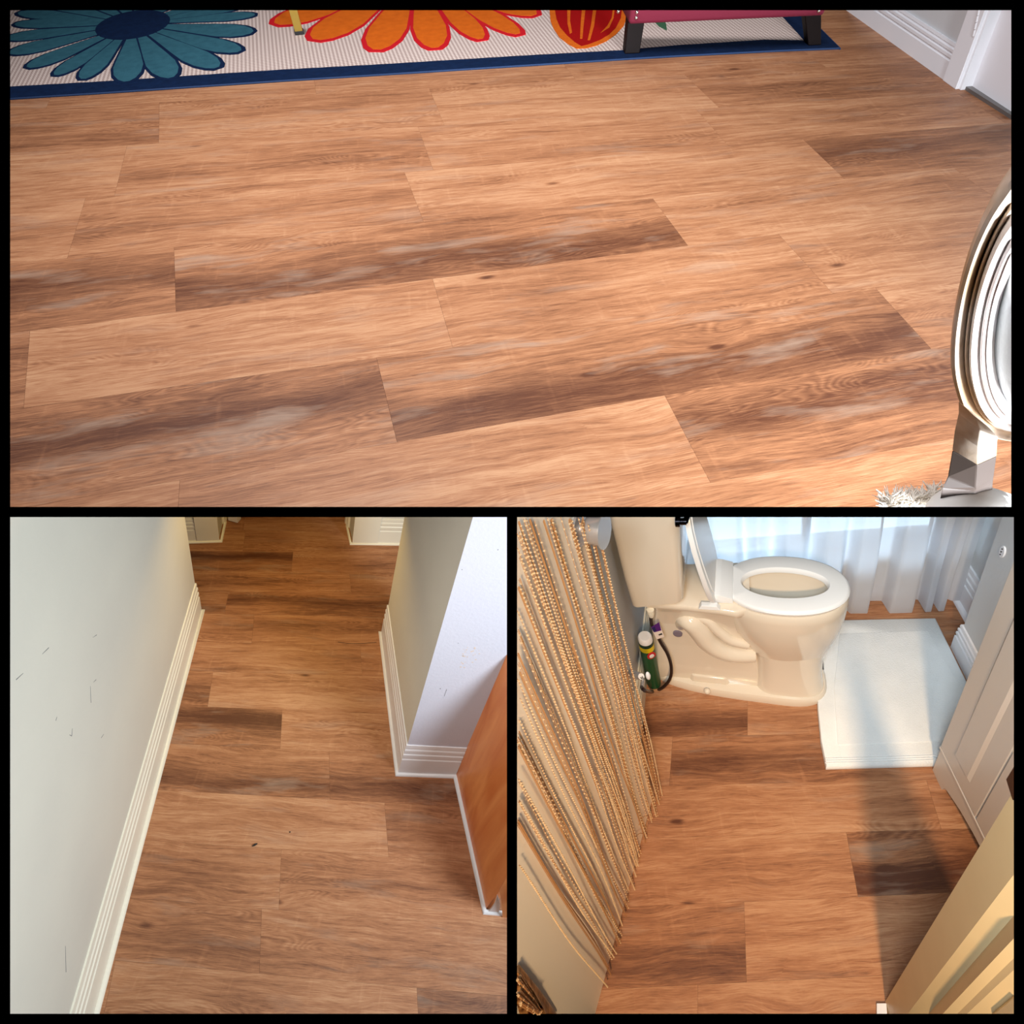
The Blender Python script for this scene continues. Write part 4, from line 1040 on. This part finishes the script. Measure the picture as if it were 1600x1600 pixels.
# seat ring
bm = bmesh.new()
so = lambda a, b_, z, sh=0: [p + UT * sh for p in egg(-.180 - 0, a, b_, z, 48, -.158, 2.15)]
loft(bm, [so(.190, .128, zr - .008), so(.194, .132, zr + .002), so(.190, .128, zr + .010), so(.184, .122, zr + .013),
          egg(-.128, .138, .070, zr + .013, 48, None, 2.05), egg(-.122, .132, .065, zr + .006, 48, None, 2.05), egg(-.122, .132, .065, zr - .008, 48, None, 2.05)], False, False)
bm.verts.ensure_lookup_table()
for k in range(48): face(bm, (bm.verts[k], bm.verts[(k + 1) % 48], bm.verts[288 + (k + 1) % 48], bm.verts[288 + k]))
put(C, 'seat', bm, seatp, toi, smooth=45)
# lid, raised and leaning on the tank
def lidP(w, h, th):      # w across, h up the lid, th thickness
    base_ = T(-.205, 0, zr + .012); up = (Vector((0, 0, 1)) - UT * .16).normalized(); nrm = VT.cross(up)
    return base_ + VT * w + up * h - UT * th
bm = bmesh.new()
half = [(-.105, 0), (-.118, .03), (-.128, .10), (-.132, .18), (-.128, .26), (-.11, .33), (-.07, .38), (0, .395), (.07, .38), (.11, .33), (.128, .26), (.132, .18), (.128, .10), (.118, .03), (.105, 0)]
loft(bm, [[lidP(w, h, 0) for w, h in half], [lidP(w * 1.02, h, .006) for w, h in half], [lidP(w, h, .016) for w, h in half]])
put(C, 'lid', bm, seatp, toi, smooth=40)
bm = bmesh.new(); half2 = [(w * .86, .035 + h * .86) for w, h in half]
loft(bm, [[lidP(w, h, .0) for w, h in half2], [lidP(w * .98, h, -.003) for w, h in half2]]); put(C, 'lid_inner_panel', bm, seatp, toi)
bm = bmesh.new(); loft(bm, [[T(-.215, a, zr - .008), T(-.150, a, zr - .008), T(-.152, a, zr + .016), T(-.19, a, zr + .03), T(-.215, a, zr + .028)] for a in (-.088, .088)]); put(C, 'hinge_bar', bm, seatp, toi, bevel=.002, smooth=40)
for v in (-.105, .105):
    bm = bmesh.new(); loft(bm, [[T(-.26, v - .012, zr - .014), T(-.19, v - .012, zr - .014), T(-.19, v + .012, zr - .014), T(-.26, v + .012, zr - .014)], [T(-.25, v - .010, zr + .004), T(-.20, v - .010, zr + .004), T(-.20, v + .010, zr + .004), T(-.25, v + .010, zr + .004)]]); put(C, 'hinge_cap', bm, seatp, toi, bevel=.002)
# deck
bm = bmesh.new()
def deck(z, g=0): return [T(-.44 - g, -.100 - g, z), T(-.30, -.106 - g, z), T(-.20, -.112 - g, z), T(-.14, -.120 - g, z), T(-.10, -.1, z), T(-.10, .1, z), T(-.14, .120 + g, z), T(-.20, .112 + g, z), T(-.30, .106 + g, z), T(-.44 - g, .100 + g, z)]
loft(bm, [deck(.490, -.012), deck(.505), deck(.524), deck(.531, -.006)]); put(C, 'deck', bm, porc, toi, smooth=50)
# tank
bm = bmesh.new()
def tk(z, u0, u1, b_, dz0, r=.03):
    pts = []
    for (cu, cv, a0) in ((u1 - r, -b_ + r, -90), (u1 - r, b_ - r, 0), (u0 + r, b_ - r, 90), (u0 + r, -b_ + r, 180)):
        for k in range(6):
            a = math.radians(a0 + 90 * k / 5); u = cu + r * math.cos(a); pts.append(T(u, cv + r * math.sin(a), z + dz0 * (u - u0) / (u1 - u0)))
    return pts
loft(bm, [tk(.545, -.470, -.315, .135, .045, .03), tk(.555, -.482, -.302, .150, .045), tk(.70, -.487, -.292, .160, .02), tk(1.10, -.492, -.282, .172, 0), tk(1.11, -.50, -.272, .18, 0), tk(1.14, -.50, -.272, .18, 0)])
put(C, 'tank', bm, porc, toi, smooth=50)
# flush lever
bm = bmesh.new(); q = C.pl(1058, 815, T(-.285, 0, 0), UT); lathe(bm, q - UT * .004, UT, [(0, .016), (.012, .016), (.014, .010), (.03, .010)], 14); tube(bm, [q + UT * .022, q + UT * .028 + VT * .03, q + UT * .028 + VT * .09 - Vector((0, 0, .01))], [.009, .008, .006], 8)
put(C, 'flush_lever', bm, mat('dark_chrome', srgb(70, 70, 78), .15, 1.0), toi, smooth=50)

# --- supply hose, valve, tag, bottle behind the toilet
q1 = TP(1018, 968, -.12)
hose = thing(C, 'supply_hose', q1, 'dark braided water supply hose looping from the tank to the wall valve', 'hose')
pxh = [(1017, 962, -.10), (1018, 975, -.115), (1024, 988, -.125), (1033, 1005, -.13), (1043, 1022, -.13), (1049, 1042, -.13), (1047, 1060, -.13), (1036, 1074, -.13), (1020, 1081, -.12), (1007, 1079, -.10), (1002, 1073, -.08)]
bm = bmesh.new(); tube(bm, catmull([TP(x, y, v) for x, y, v in pxh[:-2]] + [LW.P(LW.pk(1008, 1079, .10), .10), LW.P(LW.pk(1003, 1074, .086), .086)], 6), .0062, 10); put(C, 'hose', bm, mat('dark_brown_braided_hose', srgb(42, 26, 24), .35, .3, bump=(900, .6)), hose, smooth=60)
bm = bmesh.new(); qa = TP(1017, 958, -.10); lathe(bm, qa + Vector((0, 0, .012)), Vector((0, 0, -1)), [(0, .013), (.016, .013), (.018, .009), (.03, .008)], 12) if False else tube(bm, [qa + Vector((0, 0, .02)), qa, qa - Vector((0, 0, .018))], [.014, .013, .009], 12); put(C, 'coupling_nut', bm, M['trim_cream'], hose)
tg = [(1018, 982), (1031, 972), (1038, 994), (1026, 999)]
lbl = thing(C, 'paper_tag', TP(1024, 985, -.138), 'purple and white paper tag on the supply hose', 'tag')
def tagpoly(pts, m, d, name):
    bm = bmesh.new(); prism(bm, [TP(x, y, -.139 - d) for x, y in pts], -VT * .0004); put(C, name, bm, m, lbl)
tagpoly([(1017, 980), (1030, 972), (1038, 995), (1026, 999)], mat('white_tag_card', srgb(226, 210, 200), .7), 0, 'card')
tagpoly([(1017, 980), (1030, 972), (1033.5, 985), (1022, 988)], mat('purple_tag_print', srgb(78, 20, 110), .6), .0006, 'purple_print')
tagpoly([(1018, 982), (1023, 979), (1026, 986), (1021, 987)], mat('blue_tag_print', srgb(26, 22, 84), .6), .0012, 'blue_print')
tagpoly([(1028.5, 991.5), (1034, 989), (1035, 991.5), (1030, 993)], M['dark'], .0006, 'black_print')
vq = TP(998, 1056, -.06)
valve = thing(C, 'shutoff_valve', vq, 'white shut-off valve with oval handle near the baseboard behind the toilet', 'valve')
bm = bmesh.new(); WQ = lambda x, y, d: LW.P(LW.pk(x, y, d), d)
tube(bm, [WQ(986, 1052, .005), WQ(994, 1055, .05), WQ(1002, 1057, .08)], [.013, .014, .010], 12); put(C, 'valve_body', bm, M['trim'], valve, smooth=60)
bm = bmesh.new(); ball(bm, WQ(1012.5, 1056, .115), .011, 12, 8, (.7, .7, 1.7)); put(C, 'valve_handle', bm, M['trim'], valve, smooth=70)
bm = bmesh.new(); tube(bm, [WQ(1002, 1057, .08), WQ(1005, 1064, .085), WQ(1003, 1074, .085)], .006, 10); put(C, 'outlet_pipe', bm, chrome, valve, smooth=60)
# bottle
gq = C.at(1022, 1068, 0)
bot = thing(C, 'cleaner_bottle', gq, 'green cleaning bottle with yellow band behind the toilet', 'bottle')
rb = abs((C.at(1034, 1068) - C.at(1010, 1068)).x) / 2 * .95
zt = zup(C, gq, 1000)
def ringz(z, r): return [gq + Vector((r * math.cos(a), r * math.sin(a), z)) for a in [2 * math.pi * k / 20 for k in range(20)]]
bm = bmesh.new(); loft(bm, [ringz(.0, rb * .95), ringz(.01, rb), ringz(zt * .80, rb), ringz(zt * .84, rb * .99)]); put(C, 'label_sleeve', bm, mat('green_bottle', srgb(18, 78, 46), .4), bot, smooth=50)
bm = bmesh.new(); loft(bm, [ringz(zt * .842, rb * 1.01), ringz(zt * .93, rb * 1.01)]); put(C, 'yellow_band', bm, mat('yellow_band', srgb(222, 196, 10), .4), bot, smooth=50)
bm = bmesh.new(); loft(bm, [ringz(zt * .932, rb), ringz(zt * .98, rb), ringz(zt * .99, rb * .96)]); put(C, 'green_rim', bm, mat('dark_green_rim', srgb(10, 48, 34), .4), bot, smooth=50)
bm = bmesh.new(); loft(bm, [ringz(zt * .991, rb * .95), ringz(zt * 1.07, rb * .93), ringz(zt * 1.09, rb * .8)]); put(C, 'cap', bm, M['trim'], bot, smooth=50)
em_ = TP(1024, 1025, -.0)
nd = (C.C - gq); nd.z = 0; nd.normalize(); sd = Vector((-nd.y, nd.x, 0))
bm = bmesh.new(); pz = zup(C, gq + nd * rb, 1025); cc_ = gq + nd * (rb * .92) + sd * (rb * .35) + Vector((0, 0, pz)); ax = (nd + sd * .35).normalized()
for r0_, d_, m_, nm in ((.62, .004, mat('red_emblem', srgb(190, 36, 40), .5), 'emblem'), (.34, .006, M['trim'], 'emblem_centre')):
    bm = bmesh.new(); lathe(bm, cc_, ax, [(0, rb * r0_), (d_, rb * r0_), (d_ + .0005, rb * r0_ * .8)], 16); put(C, nm, bm, m_, bot)

# --- vanity cabinet on the right
cab_p = mat('taupe_white_cabinet_paint', srgb(206, 194, 182), .4)
PCb = Pln(C, (1457, 1203), (1522, 1345))
cabt = thing(C, 'vanity_cabinet', PCb.P((0, 0)), 'pale taupe bathroom cabinet with raised panel doors and arched toe kick', 'cabinet')
pk = lambda x, y, d=0: PCb.pk(x, y, d)
zl_ = pk(1475, 1180)[1]; zt0 = pk(1473, 1170)[1]
s_l = 0.0; s_r = pk(1530, 1352)[0] + 1.0
arch = [(s_l, 0), (pk(1468, 1241)[0], 0), (pk(1471, 1240)[0], pk(1470, 1231)[1]), (pk(1478, 1248)[0], pk(1478, 1240)[1]), (pk(1490, 1270)[0], pk(1490, 1258)[1]), (pk(1500, 1290)[0], pk(1501, 1281)[1]), (pk(1519, 1332)[0], pk(1519, 1330)[1])]
ztop_rail = pk(1474, 1172)[1]
a0 = arch[1][0]; a1 = pk(1519, 1332)[0]
archn = [(s_l, 0), (a0, 0), (a0 + .008, .028)]
for k in range(9):
    t = k / 8; archn.append((a0 + .02 + (a1 + .35 - a0) * t, .036 + .055 * math.sin(t * math.pi) ** .7))
archn += [(a1 + .40, 0), (s_r, 0), (s_r, .14), (s_l, .14)]
bm = bmesh.new(); PCb.poly(bm, archn, -.02, 0); put(C, 'toe_kick', bm, cab_p, cabt)
bm = bmesh.new(); PCb.box(bm, s_l, s_r, .12, 1.3, -.55, -.004); PCb.box(bm, s_l, s_l + .02, 0, .13, -.55, -.012); put(C, 'carcass', bm, cab_p, cabt)
bm = bmesh.new(); zA = pk(1500, 1225)[1]; PCb.box(bm, s_l, s_r, .140, .150, -.01, .006); put(C, 'base_moulding', bm, cab_p, cabt, bevel=.002)
sd0 = s_l + .004; sd1 = pk(1524, 1282)[0]; zb0 = .156
def panel_door(sa, sb, za, zb_):
    bm = bmesh.new(); PCb.box(bm, sa, sb, za, zb_, -.004, .006); dr_ = put(C, 'door', bm, cab_p, cabt, bevel=.0015)
    w = (sb - sa) * .20 + .004
    fr = [(sa + w, za + w * 1.3), (sb - w, za + w * 1.3), (sb - w, zb_ - w), (sa + w, zb_ - w)]
    inn = [(sa + w * 1.55, za + w * 1.85), (sb - w * 1.55, za + w * 1.85), (sb - w * 1.55, zb_ - w * 1.5), (sa + w * 1.55, zb_ - w * 1.5)]
    bm = bmesh.new(); loft(bm, [[PCb.P(q, .0055) for q in fr], [PCb.P(q, .0015) for q in [(fr[i][0] * .75 + inn[i][0] * .25, fr[i][1] * .75 + inn[i][1] * .25) for i in range(4)]], [PCb.P(q, .011) for q in inn]], True, True)
    if dr_:
        o_ = put(C, 'raised_panel', bm, cab_p, dr_)
panel_door(sd0, sd1, zb0, 1.2); panel_door(sd1 + .006, sd1 + .006 + (sd1 - sd0), zb0, 1.2)

# --- doorway casing in the near right corner
PJ = Pln(C, (1383, 1565), (1412, 1700))
jam = thing(C, 'door_4', PJ.P((0, 0)), 'tan painted door frame with moulded edges at the near right corner', 'door'); jam['kind'] = 'structure'; del jam['category']
sx = lambda x, y=1583: PJ.pk(x, y)[0]
s1_, s2_, s3_, s4_, s5_, s6_ = 0.0, sx(1419), sx(1437), sx(1469), sx(1479), sx(1508)
tk_ = abs(s2_) * .22
prof = [(0, -.02), (0, 0), (s2_, 0), (s3_, -tk_ * 1.0), (s3_ + (s4_ - s3_) * .35, -tk_ * 1.05), (s4_, -tk_ * .4), (s5_, -tk_ * .95), (s5_ + (s6_ - s5_) * .4, -tk_ * 1.3), (s6_, -tk_ * 2.0), (s6_ * 1.02, -tk_ * 1.6), (s6_ * 1.6, -tk_ * 1.6), (s6_ * 1.6, -.06), (0, -.06)]
prof = [(0, 0), (s2_, 0), (s3_, -tk_), (s3_ + (s4_ - s3_) * .25, -tk_ * .8), (s4_, -tk_ * .3), (s5_, -tk_ * 1.0), (s5_ + (s6_ - s5_) * .45, -tk_ * 1.1), (s6_, -tk_ * 2.1), (s6_ * 1.05, -tk_ * 1.7), (s6_ * 4, -tk_ * 1.5), (s6_ * 4, -.7), (0, -.7)]  # unseen depth and length extended so the frame casts a wider shadow
bm = bmesh.new(); prism(bm, [PJ.P((s_, 0), d_) for s_, d_ in prof], (0, 0, 1.75)); put(C, 'door_frame', bm, M['tan_paint'], jam)
bm = bmesh.new(); q = PJ.pk(1583, 1262, .001); q2 = PJ.pk(1583, 1190, .001)
PJ.poly(bm, [PJ.pk(1573, 1218, .001), PJ.pk(1583, 1250, .001), PJ.pk(1600, 1240, .001), PJ.pk(1600, 1160, .001), PJ.pk(1584, 1200, .001)], .0003, .0016)
put(C, 'strike_plate', bm, mat('dark_bronze_plate', srgb(70, 44, 34), .4, .6), jam)
bm = bmesh.new(); a = C.at(1369, 1570, .0); b_ = C.at(1383, 1570, .0); prism(bm, [C.at(1369, 1569), C.at(1384, 1569), C.at(1390, 1640), C.at(1369, 1640)], (0, 0, .012))
tag(put(C, 'trim_12', bm, M['trim'], bevel=.001), 'short white moulding end at the foot of the tan door frame', None, None, 'structure')

# ------------------------------------------------------------------ each lamp lights its own set
SETS = {}
for key, objs in OWN.items():
    c = bpy.data.collections.new({'A': 'living_room_set', 'B': 'hallway_set', 'C': 'bathroom_set'}[key])
    for o in objs: c.objects.link(o)
    SETS[key] = c
for o in list(COL.objects):
    if o.type == 'LIGHT':
        key = 'A' if o.name.startswith('living') else 'B' if o.name.startswith('hall') else 'C'
        o.light_linking.receiver_collection = SETS[key]
        o.light_linking.blocker_collection = SETS[key]
